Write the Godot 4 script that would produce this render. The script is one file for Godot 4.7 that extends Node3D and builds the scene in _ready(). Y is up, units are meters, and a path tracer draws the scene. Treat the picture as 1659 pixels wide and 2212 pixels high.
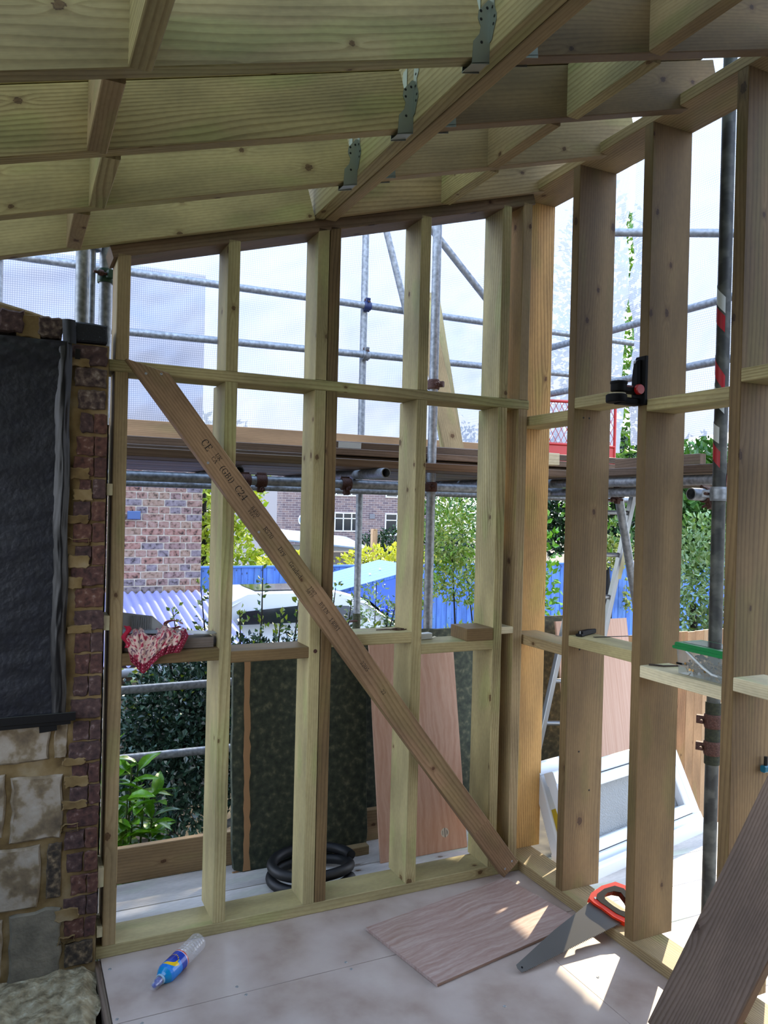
extends Node3D

var rng := RandomNumberGenerator.new()
var taken := {}
var M := {}
var WT := []

func _ready() -> void:
	rng.seed = 7
	# ---- camera, sky, sun, exposure
	var cam := Camera3D.new()
	cam.name = "camera"
	add_child(cam)
	cam.position = Vector3(-2.096, 1.62, 2.9036)
	cam.rotation_order = EULER_ORDER_YXZ
	cam.rotation_degrees = Vector3(-0.25, -25.43, 1.407)
	cam.fov = 66.53
	cam.near = 0.02
	cam.far = 200.0
	var we := WorldEnvironment.new()
	we.name = "environment"
	var env := Environment.new()
	env.background_mode = Environment.BG_SKY
	var sky := Sky.new()
	var sm := ProceduralSkyMaterial.new()
	sm.sky_top_color = Color(0.60, 0.70, 0.85)
	sm.sky_horizon_color = Color(0.91, 0.92, 0.94)
	sm.sky_curve = 0.25
	sm.ground_bottom_color = Color(0.35, 0.36, 0.34)
	sm.ground_horizon_color = Color(0.55, 0.58, 0.58)
	sm.sun_angle_max = 20.0
	sm.energy_multiplier = 1.2
	sky.sky_material = sm
	env.sky = sky
	env.tonemap_mode = Environment.TONE_MAPPER_LINEAR
	env.tonemap_exposure = 5.4
	env.sdfgi_enabled = true
	env.ssao_enabled = true
	env.ssil_enabled = true
	we.environment = env
	add_child(we)
	var sun := DirectionalLight3D.new()
	sun.name = "sun"
	add_child(sun)
	# light travels towards -x, +z and down, 30 degrees above the horizon
	var el := deg_to_rad(30.0)
	sun.look_at_from_position(Vector3.ZERO, Vector3(-0.8 * cos(el), -sin(el), 0.6 * cos(el)))
	sun.light_energy = 0.62
	sun.light_color = Color(1.0, 0.93, 0.8)
	sun.light_angular_distance = 0.6
	sun.shadow_enabled = true
	materials()
	build_shell()
	build_scaffold()
	build_deck_things()
	build_garden()
	build_room_things()

# ---------------------------------------------------------------- helpers
func numbered(n: String) -> String:
	var k = taken.get(n, 0)
	taken[n] = k + 1
	return n if k == 0 else "%s_%03d" % [n, k]

func thing(called: String, label: String, category: String, at := Vector3.ZERO, group := "") -> Node3D:
	var o := Node3D.new()
	o.name = numbered(called)
	add_child(o)
	o.position = at
	o.set_meta("label", label)
	o.set_meta("category", category)
	if group != "":
		o.set_meta("group", group)
	return o

func structure(called: String, label := "", category := "") -> Node3D:
	var o := Node3D.new()
	o.name = numbered(called)
	add_child(o)
	o.set_meta("kind", "structure")
	if label != "":
		o.set_meta("label", label)
		o.set_meta("category", category)
	return o

func inst(parent: Node, called: String, mesh: Mesh, mat: Material, xf := Transform3D()) -> MeshInstance3D:
	var o := MeshInstance3D.new()
	o.mesh = mesh
	o.material_override = mat
	o.transform = xf
	o.name = called
	parent.add_child(o, true)
	return o

func new_st() -> SurfaceTool:
	var st := SurfaceTool.new()
	st.begin(Mesh.PRIMITIVE_TRIANGLES)
	return st

func vert(st: SurfaceTool, p: Vector3, n: Vector3, uv: Vector2) -> void:
	st.set_normal(n)
	st.set_uv(uv)
	st.add_vertex(p)

# a, b, c counter-clockwise seen from outside
func tri(st: SurfaceTool, a: Vector3, b: Vector3, c: Vector3, ua := Vector2.ZERO, ub := Vector2.ZERO, uc := Vector2.ZERO) -> void:
	var n := (b - a).cross(c - a)
	if n.length_squared() < 1e-16:
		return
	n = n.normalized()
	vert(st, a, n, ua)
	vert(st, c, n, uc)
	vert(st, b, n, ub)

func quad(st: SurfaceTool, a: Vector3, b: Vector3, c: Vector3, d: Vector3, ua := Vector2.ZERO, ub := Vector2.ZERO, uc := Vector2.ZERO, ud := Vector2.ZERO) -> void:
	tri(st, a, b, c, ua, ub, uc)
	tri(st, a, c, d, ua, uc, ud)

# a sawn board along local x, eased long edges; W along y, T along z; grain runs along x
func board_mesh(L: float, W: float, T: float, ch := 0.0025, tl := 2.4, tw := 0.4) -> ArrayMesh:
	tl = maxf(tl, L * 1.01)
	var st := new_st()
	var hy := W / 2
	var hz := T / 2
	var prof = [Vector2(-hy + ch, hz), Vector2(hy - ch, hz), Vector2(hy, hz - ch), Vector2(hy, -hz + ch), Vector2(hy - ch, -hz), Vector2(-hy + ch, -hz), Vector2(-hy, -hz + ch), Vector2(-hy, hz - ch)]
	var u0 = rng.randf() * maxf(0.0, 1.0 - L / tl)
	var u1 = u0 + L / tl
	var vo := [rng.randf(), rng.randf(), rng.randf(), rng.randf()]
	for i in 8:
		var p = prof[i]
		var q = prof[(i + 1) % 8]
		var side = int(i / 2)
		var wide = W if side % 2 == 0 else T
		var v0 = vo[side] * maxf(0.0, 1.0 - wide / tw)
		var base = 0.0 if i % 2 == 0 else wide / tw
		var va = v0 + base
		var vb = va + p.distance_to(q) / tw
		var a := Vector3(-L / 2, p.x, p.y)
		var b := Vector3(-L / 2, q.x, q.y)
		var c := Vector3(L / 2, q.x, q.y)
		var d := Vector3(L / 2, p.x, p.y)
		# seen from outside: order so that the normal points outwards
		quad(st, a, d, c, b, Vector2(u0, va), Vector2(u1, va), Vector2(u1, vb), Vector2(u0, vb))
	for e in [-1.0, 1.0]:
		for i in range(1, 7):
			var a := Vector3(e * L / 2, prof[0].x, prof[0].y)
			var b := Vector3(e * L / 2, prof[i].x, prof[i].y)
			var c := Vector3(e * L / 2, prof[i + 1].x, prof[i + 1].y)
			var f = func(p): return Vector2(0.3 + p.z * 0.5, 0.5 + p.y * 1.2)
			if e > 0:
				tri(st, a, c, b, f.call(a), f.call(c), f.call(b))
			else:
				tri(st, a, b, c, f.call(a), f.call(b), f.call(c))
	st.generate_tangents()
	return st.commit()

func frame(x: Vector3, y: Vector3, at: Vector3) -> Transform3D:
	x = x.normalized()
	y = (y - x * x.dot(y)).normalized()
	return Transform3D(Basis(x, y, x.cross(y)), at)

# a board from the middle of one end to the middle of the other
func timber(parent: Node, called: String, p0: Vector3, p1: Vector3, wdir: Vector3, W: float, T: float, mat: Material, ch := 0.0025) -> MeshInstance3D:
	return inst(parent, called, board_mesh(p0.distance_to(p1), W, T, ch), mat, frame(p1 - p0, wdir, (p0 + p1) / 2))

# an axis-aligned timber, grain along axis 0, 1 or 2
func tbox(parent: Node, called: String, x0: float, x1: float, y0: float, y1: float, z0: float, z1: float, axis: int, mat: Material, ch := 0.0025) -> MeshInstance3D:
	var c := Vector3(x0 + x1, y0 + y1, z0 + z1) / 2
	var s := Vector3(x1 - x0, y1 - y0, z1 - z0)
	var d := Vector3.ZERO
	d[axis] = 1.0
	var w := Vector3.ZERO
	w[[2, 0, 0][axis]] = 1.0
	var ws = s[[2, 0, 0][axis]]
	var ts = s[[1, 2, 1][axis]]
	return timber(parent, called, c - d * s[axis] / 2, c + d * s[axis] / 2, w, ws, ts, mat, ch)

# tube through points
func tube_mesh(pts: Array, r, n := 14, hollow := 0.0, closed := false) -> ArrayMesh:
	var st := new_st()
	add_tube(st, pts, r, n, hollow, closed)
	return st.commit()

func add_tube(st: SurfaceTool, pts: Array, r, n := 14, hollow := 0.0, closed := false) -> void:
	var rings := []
	var m := pts.size()
	var up := Vector3.UP
	var len := 0.0
	var lens := []
	for i in m:
		if i > 0:
			len += pts[i].distance_to(pts[i - 1])
		lens.append(len)
	var d0: Vector3 = (pts[1] - pts[0]).normalized()
	if absf(d0.y) > 0.9:
		up = Vector3.RIGHT
	var side := d0.cross(up).normalized()
	for i in m:
		var d: Vector3
		if closed:
			d = (pts[(i + 1) % m] - pts[(i + m - 1) % m]).normalized()
		else:
			d = (pts[mini(i + 1, m - 1)] - pts[maxi(i - 1, 0)]).normalized()
		side = (side - d * d.dot(side)).normalized()
		var other := d.cross(side)
		var ring := []
		var rr: float = r[i] if r is Array else r
		for k in n:
			var a := TAU * k / n
			var o := side * cos(a) + other * sin(a)
			ring.append([pts[i] + o * rr, o])
		rings.append(ring)
	var segs := m if closed else m - 1
	for i in segs:
		var A = rings[i]
		var B = rings[(i + 1) % m]
		var la = lens[i]
		var lb = lens[(i + 1) % m] if i + 1 < m else len
		for k in n:
			var k2 = (k + 1) % n
			var q = [[A[k], Vector2(la, k / float(n))], [B[k], Vector2(lb, k / float(n))], [B[k2], Vector2(lb, (k + 1) / float(n))], [A[k2], Vector2(la, (k + 1) / float(n))]]
			for t in [[0, 1, 2], [0, 2, 3]]:
				for j in t:
					vert(st, q[j][0][0], q[j][0][1], q[j][1])
	if not closed:
		for e in [0, m - 1]:
			var ring = rings[e]
			var d: Vector3 = (pts[0] - pts[1]).normalized() if e == 0 else (pts[m - 1] - pts[m - 2]).normalized()
			var c: Vector3 = pts[e]
			for k in n:
				var a: Vector3 = ring[k][0]
				var b: Vector3 = ring[(k + 1) % n][0]
				if hollow > 0.0:
					var rr: float = r[e] if r is Array else r
					var f := (rr - hollow) / rr
					var ai := c + (a - c) * f
					var bi := c + (b - c) * f
					var deep := -d * 0.12
					quad2(st, a, b, bi, ai, d)
					quad2(st, ai, bi, bi + deep, ai + deep, (c - (ai + bi) / 2).normalized())
				else:
					tri2(st, c, a, b, d)

# the same with the normal given
func tri2(st: SurfaceTool, a: Vector3, b: Vector3, c: Vector3, n: Vector3, ua := Vector2.ZERO, ub := Vector2.ZERO, uc := Vector2.ZERO) -> void:
	if (b - a).cross(c - a).dot(n) > 0:
		vert(st, a, n, ua)
		vert(st, c, n, uc)
		vert(st, b, n, ub)
	else:
		vert(st, a, n, ua)
		vert(st, b, n, ub)
		vert(st, c, n, uc)

func quad2(st: SurfaceTool, a: Vector3, b: Vector3, c: Vector3, d: Vector3, n: Vector3) -> void:
	tri2(st, a, b, c, n)
	tri2(st, a, c, d, n)

# profile of Vector2(radius, height) turned round the y axis
func lathe_mesh(prof: Array, n := 24) -> ArrayMesh:
	var st := new_st()
	var m := prof.size()
	var len := 0.0
	for i in m - 1:
		var p: Vector2 = prof[i]
		var q: Vector2 = prof[i + 1]
		var l := p.distance_to(q)
		var nr := Vector2(q.y - p.y, p.x - q.x).normalized()
		for k in n:
			var a0 := TAU * k / n
			var a1 := TAU * (k + 1) / n
			var P = func(pp, a): return Vector3(pp.x * cos(a), pp.y, pp.x * sin(a))
			var N = func(a): return Vector3(nr.x * cos(a), nr.y, nr.x * sin(a))
			var v0 := len
			var v1 := len + l
			var q4 = [[P.call(p, a0), N.call(a0), Vector2(k / float(n), v0)], [P.call(q, a0), N.call(a0), Vector2(k / float(n), v1)], [P.call(q, a1), N.call(a1), Vector2((k + 1) / float(n), v1)], [P.call(p, a1), N.call(a1), Vector2((k + 1) / float(n), v0)]]
			for t in [[0, 2, 1], [0, 3, 2]]:
				if q4[t[0]][0].distance_to(q4[t[1]][0]) < 1e-6 or q4[t[1]][0].distance_to(q4[t[2]][0]) < 1e-6 or q4[t[0]][0].distance_to(q4[t[2]][0]) < 1e-6:
					continue
				for j in t:
					vert(st, q4[j][0], q4[j][1], q4[j][2])
		len += l
	return st.commit()

# polygon in local x, y pushed out along z from z0 to z1, front edge bevelled by b
func prism_mesh(poly: PackedVector2Array, z0: float, z1: float, b := 0.0, uvs := 1.0) -> ArrayMesh:
	var st := new_st()
	add_prism(st, poly, z0, z1, b, uvs)
	return st.commit()

func add_prism(st: SurfaceTool, poly: PackedVector2Array, z0: float, z1: float, b := 0.0, uvs := 1.0, xf := Transform3D()) -> void:
	if Geometry2D.is_polygon_clockwise(poly):
		poly.reverse()
	# Godot calls clockwise with y down; make it counter-clockwise with y up
	var area := 0.0
	var m := poly.size()
	var c := Vector2.ZERO
	for i in m:
		area += poly[i].cross(poly[(i + 1) % m])
		c += poly[i] / m
	if area < 0:
		poly.reverse()
	var inner := PackedVector2Array()
	for i in m:
		if b > 0.0:
			var e0 := (poly[i] - poly[(i + m - 1) % m]).normalized()
			var e1 := (poly[(i + 1) % m] - poly[i]).normalized()
			var nn := Vector2(-e0.y - e1.y, e0.x + e1.x)
			inner.append(poly[i] + nn.normalized() * b)
		else:
			inner.append(poly[i])
	var P = func(p, z): return xf * Vector3(p.x, p.y, z)
	for i in m:
		var j := (i + 1) % m
		var l := poly[i].distance_to(poly[j]) * uvs
		quad(st, P.call(poly[i], z0), P.call(poly[j], z0), P.call(poly[j], z1 - b), P.call(poly[i], z1 - b), Vector2(0, 0), Vector2(l, 0), Vector2(l, (z1 - z0) * uvs), Vector2(0, (z1 - z0) * uvs))
		if b > 0.0:
			quad(st, P.call(poly[i], z1 - b), P.call(poly[j], z1 - b), P.call(inner[j], z1), P.call(inner[i], z1), poly[i] * uvs, poly[j] * uvs, inner[j] * uvs, inner[i] * uvs)
	var t := Geometry2D.triangulate_polygon(inner)
	for k in range(0, t.size(), 3):
		var a := inner[t[k]]
		var bb := inner[t[k + 1]]
		var cc := inner[t[k + 2]]
		if (bb - a).cross(cc - a) < 0:
			var s := bb
			bb = cc
			cc = s
		tri(st, P.call(a, z1), P.call(bb, z1), P.call(cc, z1), a * uvs, bb * uvs, cc * uvs)
	t = Geometry2D.triangulate_polygon(poly)
	for k in range(0, t.size(), 3):
		var a := poly[t[k]]
		var bb := poly[t[k + 1]]
		var cc := poly[t[k + 2]]
		if (bb - a).cross(cc - a) > 0:
			var s := bb
			bb = cc
			cc = s
		tri(st, P.call(a, z0), P.call(bb, z0), P.call(cc, z0), a * uvs, bb * uvs, cc * uvs)

func pv(a: Array) -> PackedVector2Array:
	var o := PackedVector2Array()
	for i in range(0, a.size(), 2):
		o.append(Vector2(a[i], a[i + 1]))
	return o

# a rectangle with worn corners and uneven sides
func rough_rect(x0: float, x1: float, y0: float, y1: float, j: float, per := 3) -> PackedVector2Array:
	var o := PackedVector2Array()
	var cs = [Vector2(x0, y0), Vector2(x1, y0), Vector2(x1, y1), Vector2(x0, y1)]
	for i in 4:
		for k in per:
			var p: Vector2 = cs[i].lerp(cs[(i + 1) % 4], k / float(per))
			var amt := j if k > 0 else j * 1.2
			p += Vector2(rng.randf_range(-amt, amt), rng.randf_range(-amt, amt))
			if k == 0:
				p = p.lerp(Vector2((x0 + x1) / 2, (y0 + y1) / 2), 0.03)
			o.append(p)
	return o

# a surface from a grid of points
func grid_mesh(nu: int, nv: int, f: Callable, thick := 0.0) -> ArrayMesh:
	var P := []
	for i in nu + 1:
		var row := []
		for j in nv + 1:
			row.append(f.call(i / float(nu), j / float(nv)))
		P.append(row)
	var st := new_st()
	var N := []
	for i in nu + 1:
		var row := []
		for j in nv + 1:
			var du: Vector3 = P[mini(i + 1, nu)][j] - P[maxi(i - 1, 0)][j]
			var dv: Vector3 = P[i][mini(j + 1, nv)] - P[i][maxi(j - 1, 0)]
			row.append(du.cross(dv).normalized())
		N.append(row)
	for i in nu:
		for j in nv:
			var ids = [[i, j], [i + 1, j], [i + 1, j + 1], [i, j + 1]]
			for t in [[0, 2, 1], [0, 3, 2]]:
				for k in t:
					var a = ids[k][0]
					var b = ids[k][1]
					vert(st, P[a][b], N[a][b], Vector2(a / float(nu), b / float(nv)))
	if thick > 0.0:
		for i in nu:
			for j in nv:
				var ids = [[i, j], [i + 1, j], [i + 1, j + 1], [i, j + 1]]
				for t in [[0, 1, 2], [0, 2, 3]]:
					for k in t:
						var a = ids[k][0]
						var b = ids[k][1]
						vert(st, P[a][b] - N[a][b] * thick, -N[a][b], Vector2(a / float(nu), b / float(nv)))
		# rim
		for e in [0, 1]:
			for i in nu:
				var j = 0 if e == 0 else nv
				var q = [P[i][j], P[i + 1][j], P[i + 1][j] - N[i + 1][j] * thick, P[i][j] - N[i][j] * thick]
				if e == 1:
					q.reverse()
				quad(st, q[3], q[2], q[1], q[0])
			for j in nv:
				var i = 0 if e == 0 else nu
				var q = [P[i][j], P[i][j + 1], P[i][j + 1] - N[i][j + 1] * thick, P[i][j] - N[i][j] * thick]
				if e == 0:
					q.reverse()
				quad(st, q[3], q[2], q[1], q[0])
	return st.commit()

# ---------------------------------------------------------------- materials
func plain(c: Color, rough := 0.8, metal := 0.0, spec := 0.5) -> StandardMaterial3D:
	var m := StandardMaterial3D.new()
	m.albedo_color = c
	m.roughness = rough
	m.metallic = metal
	m.metallic_specular = spec
	return m

func img_tex(w: int, h: int, f: Callable) -> ImageTexture:
	var d := PackedByteArray()
	d.resize(w * h * 3)
	var k := 0
	for y in h:
		for x in w:
			var c: Color = f.call(x, y)
			d[k] = clampi(int(c.r * 255.0), 0, 255)
			d[k + 1] = clampi(int(c.g * 255.0), 0, 255)
			d[k + 2] = clampi(int(c.b * 255.0), 0, 255)
			k += 3
	return ImageTexture.create_from_image(Image.create_from_data(w, h, false, Image.FORMAT_RGB8, d))

# sawn softwood, 2.4 m by 0.4 m
func wood_tex(sd: int, freq: float, depth: float, knots: int) -> Array:
	var w := 1024
	var h := 320
	var r := RandomNumberGenerator.new()
	r.seed = sd
	var n1 := FastNoiseLite.new()
	n1.seed = sd
	n1.frequency = 1.0
	n1.fractal_octaves = 2
	var n2 := FastNoiseLite.new()
	n2.seed = sd + 5
	n2.frequency = 1.0
	n2.fractal_octaves = 3
	var ks := []
	for i in knots:
		ks.append([r.randf() * 2.4, r.randf() * 0.4, r.randf_range(0.005, 0.012), r.randf() < 0.5])
	var d := PackedByteArray()
	d.resize(w * h * 3)
	var hd := PackedByteArray()
	hd.resize(w * h)
	var idx := 0
	for y in h:
		var v := y * 0.4 / h
		for x in w:
			var u := x * 2.4 / w
			var vv := v + n1.get_noise_2d(u * 0.35, v * 2.6) * 0.05 + n1.get_noise_2d(u * 2.2 + 9.0, v * 9.0) * 0.004
			var dark := 0.0
			var ring := 0.0
			for k in ks:
				var du: float = u - k[0]
				if du > 0.2 or du < -0.2:
					continue
				var dv: float = v - k[1]
				var kr: float = k[2]
				var g := exp(-(du * du / (kr * kr * 20.0) + dv * dv / (kr * kr * 5.0)))
				vv += signf(dv) * kr * 1.6 * g
				var dd := sqrt(du * du / 1.7 + dv * dv) / kr
				dd += n2.get_noise_2d(u * 90.0, v * 90.0) * 0.35
				if dd < 1.0:
					dark = maxf(dark, 0.62 - 0.22 * dd)
					ring = maxf(ring, smoothstep(0.7, 0.95, dd))
				elif dd < 2.6:
					dark = maxf(dark, 0.16 * (1.0 - (dd - 1.0) / 1.6))
			var fr := fposmod(vv * freq, 1.0)
			var late := smoothstep(0.35, 0.92, fr) * (1.0 - smoothstep(0.94, 1.0, fr))
			var fine := n2.get_noise_2d(u * 9.0, v * 420.0) * 0.5 + 0.5
			var blot := n1.get_noise_2d(u * 2.2 + 40.0, v * 7.0 + 3.0)
			var sc := n2.get_noise_2d(u * 30.0, v * 60.0)
			var val := 1.0 - depth * late - 0.10 * fine + 0.13 * blot + 0.04 * sc
			var rr := val * (1.0 - dark * 0.75 - ring * 0.2)
			var gg := val * (1.0 - depth * 0.18 * late) * (1.0 - dark * 0.92 - ring * 0.22)
			var bb := val * (1.0 - depth * 0.5 * late) * (1.0 - dark * 1.05 - ring * 0.22)
			# green bloom of the preservative
			var gs := smoothstep(0.22, 0.6, n1.get_noise_2d(u * 1.7 + 70.0, v * 5.0 + 20.0))
			rr *= 1.0 - 0.05 * gs
			bb *= 1.0 - 0.06 * gs
			d[idx * 3] = clampi(int(rr * 245.0), 0, 255)
			d[idx * 3 + 1] = clampi(int(gg * 245.0), 0, 255)
			d[idx * 3 + 2] = clampi(int(bb * 245.0), 0, 255)
			hd[idx] = clampi(int((0.6 - 0.35 * late * depth * 3.0 - 0.25 * fine - dark * 0.3) * 255.0), 0, 255)
			idx += 1
	return [ImageTexture.create_from_image(Image.create_from_data(w, h, false, Image.FORMAT_RGB8, d)), ImageTexture.create_from_image(Image.create_from_data(w, h, false, Image.FORMAT_L8, hd))]

func wood(i: int, c: Color, rough := 0.66) -> StandardMaterial3D:
	var m := plain(c, rough, 0.0, 0.45)
	m.albedo_texture = WT[i][0]
	m.heightmap_enabled = true
	m.heightmap_texture = WT[i][1]
	m.heightmap_scale = 0.03
	return m

func noise_tex(sd: int, freq: float, stops: Array, size := 512, oct := 5, seam := true) -> NoiseTexture2D:
	var n := FastNoiseLite.new()
	n.seed = sd
	n.frequency = freq
	n.fractal_octaves = oct
	var t := NoiseTexture2D.new()
	t.width = size
	t.height = size
	t.seamless = seam
	t.noise = n
	var g := Gradient.new()
	var offs := PackedFloat32Array()
	var cols := PackedColorArray()
	for s in stops:
		offs.append(s[0])
		cols.append(s[1])
	g.offsets = offs
	g.colors = cols
	t.color_ramp = g
	return t

func tri_mat(t: Texture2D, scale: float, rough := 0.85, c := Color.WHITE, bump: Texture2D = null, bs := 0.1) -> StandardMaterial3D:
	var m := plain(c, rough)
	m.albedo_texture = t
	m.uv1_triplanar = true
	m.uv1_world_triplanar = true
	m.uv1_scale = Vector3.ONE * scale
	if bump != null:
		m.heightmap_enabled = true
		m.heightmap_texture = bump
		m.heightmap_scale = bs
	return m

func materials() -> void:
	WT = [wood_tex(11, 85.0, 0.085, 9), wood_tex(23, 65.0, 0.12, 11), wood_tex(37, 120.0, 0.065, 8), wood_tex(51, 95.0, 0.17, 7)]
	# pressure-treated softwood, pale greenish to tan
	M.green = []
	M.tan = []
	M.brown = []
	for i in 4:
		M.green.append(wood(i, Color(0.72, 0.665, 0.475)))
		M.tan.append(wood(i, Color(0.67, 0.58, 0.42)))
		M.brown.append(wood(i, Color(0.50, 0.405, 0.26)))
	M.joist = []
	for i in 4:
		M.joist.append(wood(i, [Color(0.71, 0.645, 0.45), Color(0.69, 0.63, 0.45), Color(0.73, 0.67, 0.48), Color(0.68, 0.61, 0.42)][i]))
	M.gold = wood(3, Color(0.80, 0.62, 0.36))  # stud tint carries warm light bounced off the sunlit plate and boards
	M.pale = wood(2, Color(0.90, 0.85, 0.70))
	M.plate = wood(1, Color(0.50, 0.41, 0.31))
	M.dark = wood(3, Color(0.46, 0.39, 0.34))
	M.brace = wood(1, Color(0.62, 0.50, 0.37))
	M.scaffold_board = wood(1, Color(0.47, 0.38, 0.30))
	M.scaffold_board2 = wood(3, Color(0.40, 0.33, 0.27))
	M.toe = wood(0, Color(0.66, 0.52, 0.37))
	M.deck = wood(2, Color(0.86, 0.84, 0.82))
	M.grey_wood = wood(2, Color(0.52, 0.47, 0.43))
	M.fence_tan = wood(0, Color(0.78, 0.62, 0.45))
	M.fence_blue = wood(2, Color(0.38, 0.56, 0.90))
	M.steel = plain(Color(0.62, 0.63, 0.63), 0.42, 0.85)
	var galv := noise_tex(3, 0.02, [[0.0, Color(0.42, 0.43, 0.43)], [0.5, Color(0.58, 0.59, 0.60)], [1.0, Color(0.72, 0.73, 0.74)]])
	M.galv = tri_mat(galv, 3.0, 0.5, Color(0.92, 0.94, 0.96))
	M.galv.metallic = 0.55
	var painted := noise_tex(5, 0.012, [[0.0, Color(0.10, 0.11, 0.11)], [0.45, Color(0.19, 0.20, 0.19)], [0.55, Color(0.27, 0.28, 0.26)], [1.0, Color(0.36, 0.37, 0.34)]])
	M.old_pole = tri_mat(painted, 2.0, 0.6)
	M.rust = tri_mat(noise_tex(8, 0.03, [[0.0, Color(0.14, 0.07, 0.05)], [0.5, Color(0.28, 0.15, 0.10)], [1.0, Color(0.36, 0.30, 0.27)]]), 8.0, 0.75)
	M.hanger = plain(Color(0.52, 0.54, 0.50), 0.42, 0.75)
	M.nail = plain(Color(0.10, 0.10, 0.09), 0.5, 0.5)
	M.black = plain(Color(0.05, 0.05, 0.055), 0.65, 0.0, 0.3)
	M.rubber = plain(Color(0.03, 0.032, 0.04), 0.55)
	M.red = plain(Color(0.68, 0.10, 0.09), 0.45)
	M.white = plain(Color(0.86, 0.88, 0.90), 0.35)
	M.tape_red = plain(Color(0.62, 0.06, 0.12), 0.5)
	M.tape_white = plain(Color(0.75, 0.77, 0.76), 0.5)
	# floor plywood: smooth, pinkish grey with stains
	var bump := noise_tex(14, 0.05, [[0.0, Color.BLACK], [1.0, Color.WHITE]])
	M.ply = tri_mat(noise_tex(12, 0.006, [[0.0, Color(0.66, 0.57, 0.52)], [0.35, Color(0.75, 0.675, 0.63)], [0.6, Color(0.79, 0.72, 0.68)], [1.0, Color(0.84, 0.78, 0.74)]], 1024, 6), 0.55, 0.42, Color(0.89, 0.89, 0.89), bump, 0.02)
	M.loose_ply = ply_grain(Color(0.58, 0.46, 0.42), Color(0.72, 0.65, 0.62), 61)
	M.loose_ply.roughness = 0.36
	M.pink_ply = ply_grain(Color(0.74, 0.57, 0.47), Color(0.82, 0.68, 0.59), 67)
	M.ply_edge = plain(Color(0.55, 0.42, 0.32), 0.85)
	M.mottle = tri_mat(noise_tex(19, 0.016, [[0.0, Color(0.12, 0.15, 0.115)], [0.40, Color(0.20, 0.23, 0.175)], [0.62, Color(0.25, 0.275, 0.21)], [1.0, Color(0.46, 0.45, 0.34)]], 1024, 8), 1.3, 0.75)
	M.hardboard = plain(Color(0.68, 0.52, 0.36), 0.85)
	# masonry
	M.mortar = tri_mat(noise_tex(31, 0.008, [[0.0, Color(0.40, 0.31, 0.17)], [0.4, Color(0.56, 0.46, 0.28)], [0.65, Color(0.63, 0.53, 0.36)], [1.0, Color(0.70, 0.63, 0.49)]], 1024, 6), 0.9, 0.95, Color(0.82, 0.82, 0.82), bump, 0.2)
	M.brick = []
	for c in [[Color(0.27, 0.175, 0.155), Color(0.33, 0.22, 0.19)], [Color(0.245, 0.175, 0.165), Color(0.31, 0.23, 0.21)], [Color(0.31, 0.195, 0.16), Color(0.37, 0.25, 0.20)], [Color(0.26, 0.20, 0.18), Color(0.42, 0.36, 0.31)]]:
		var dk: Color = c[0].darkened(0.45)
		M.brick.append(tri_mat(noise_tex(41 + M.brick.size(), 0.02, [[0.0, dk], [0.35, c[0]], [0.7, c[1]], [1.0, c[1].lightened(0.3)]], 512, 6), 3.0, 0.95, Color(1.0, 1.0, 1.0), bump, 0.10))
	M.block = tri_mat(noise_tex(47, 0.007, [[0.0, Color(0.38, 0.33, 0.27)], [0.42, Color(0.60, 0.53, 0.42)], [0.58, Color(0.74, 0.69, 0.62)], [1.0, Color(0.82, 0.79, 0.74)]], 1024, 7), 1.3, 0.95, Color(0.80, 0.79, 0.77), bump, 0.15)
	M.block_grey = tri_mat(noise_tex(48, 0.01, [[0.0, Color(0.36, 0.34, 0.29)], [1.0, Color(0.52, 0.49, 0.42)]], 512, 6), 2.0, 0.95, Color.WHITE, bump, 0.15)
	M.block_dark = tri_mat(noise_tex(49, 0.02, [[0.0, Color(0.10, 0.09, 0.08)], [0.5, Color(0.26, 0.22, 0.17)], [1.0, Color(0.58, 0.5, 0.38)]], 512, 7), 3.0, 0.95, Color.WHITE, bump, 0.15)
	M.house_wall = plain(Color(0.34, 0.30, 0.27), 0.95)
	M.blue_brick = tri_mat(noise_tex(50, 0.06, [[0.0, Color(0.03, 0.04, 0.06)], [0.75, Color(0.07, 0.085, 0.12)], [0.92, Color(0.40, 0.42, 0.45)]], 512, 4), 4.0, 0.7)
	M.concrete = tri_mat(noise_tex(53, 0.012, [[0.0, Color(0.32, 0.28, 0.20)], [0.4, Color(0.54, 0.49, 0.38)], [0.7, Color(0.66, 0.62, 0.51)], [1.0, Color(0.78, 0.75, 0.66)]], 1024, 7), 1.5, 0.95, Color.WHITE, bump, 1.2)
	M.tarp = tri_mat(noise_tex(57, 0.012, [[0.0, Color(0.02, 0.026, 0.05)], [0.7, Color(0.035, 0.045, 0.085)], [0.9, Color(0.06, 0.07, 0.11)], [0.97, Color(0.26, 0.27, 0.29)]], 1024, 6), 1.4, 0.55, Color.WHITE, bump, 0.15)
	M.tape_black = plain(Color(0.018, 0.018, 0.022), 0.4)
	# reinforced sheeting: film with woven threads every 13 mm
	var grid := img_tex(128, 128, func(x, y):
		var l = 1.0 if (x % 16 < 3 or y % 16 < 3) else 0.0
		return Color(0.97, 0.975, 0.985).lerp(Color(0.70, 0.73, 0.78), l))
	M.sheet = StandardMaterial3D.new()
	M.sheet.albedo_color = Color(0.72, 0.74, 0.79, 0.91)
	M.sheet.albedo_texture = grid
	M.sheet.uv1_scale = Vector3(1, 1, 1)
	M.sheet.transparency = BaseMaterial3D.TRANSPARENCY_ALPHA
	M.sheet.backlight_enabled = true
	M.sheet.backlight = Color(0.70, 0.71, 0.73)
	M.sheet.roughness = 0.5
	M.sheet.cull_mode = BaseMaterial3D.CULL_DISABLED
	M.roof_sheet = M.sheet.duplicate()
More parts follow.
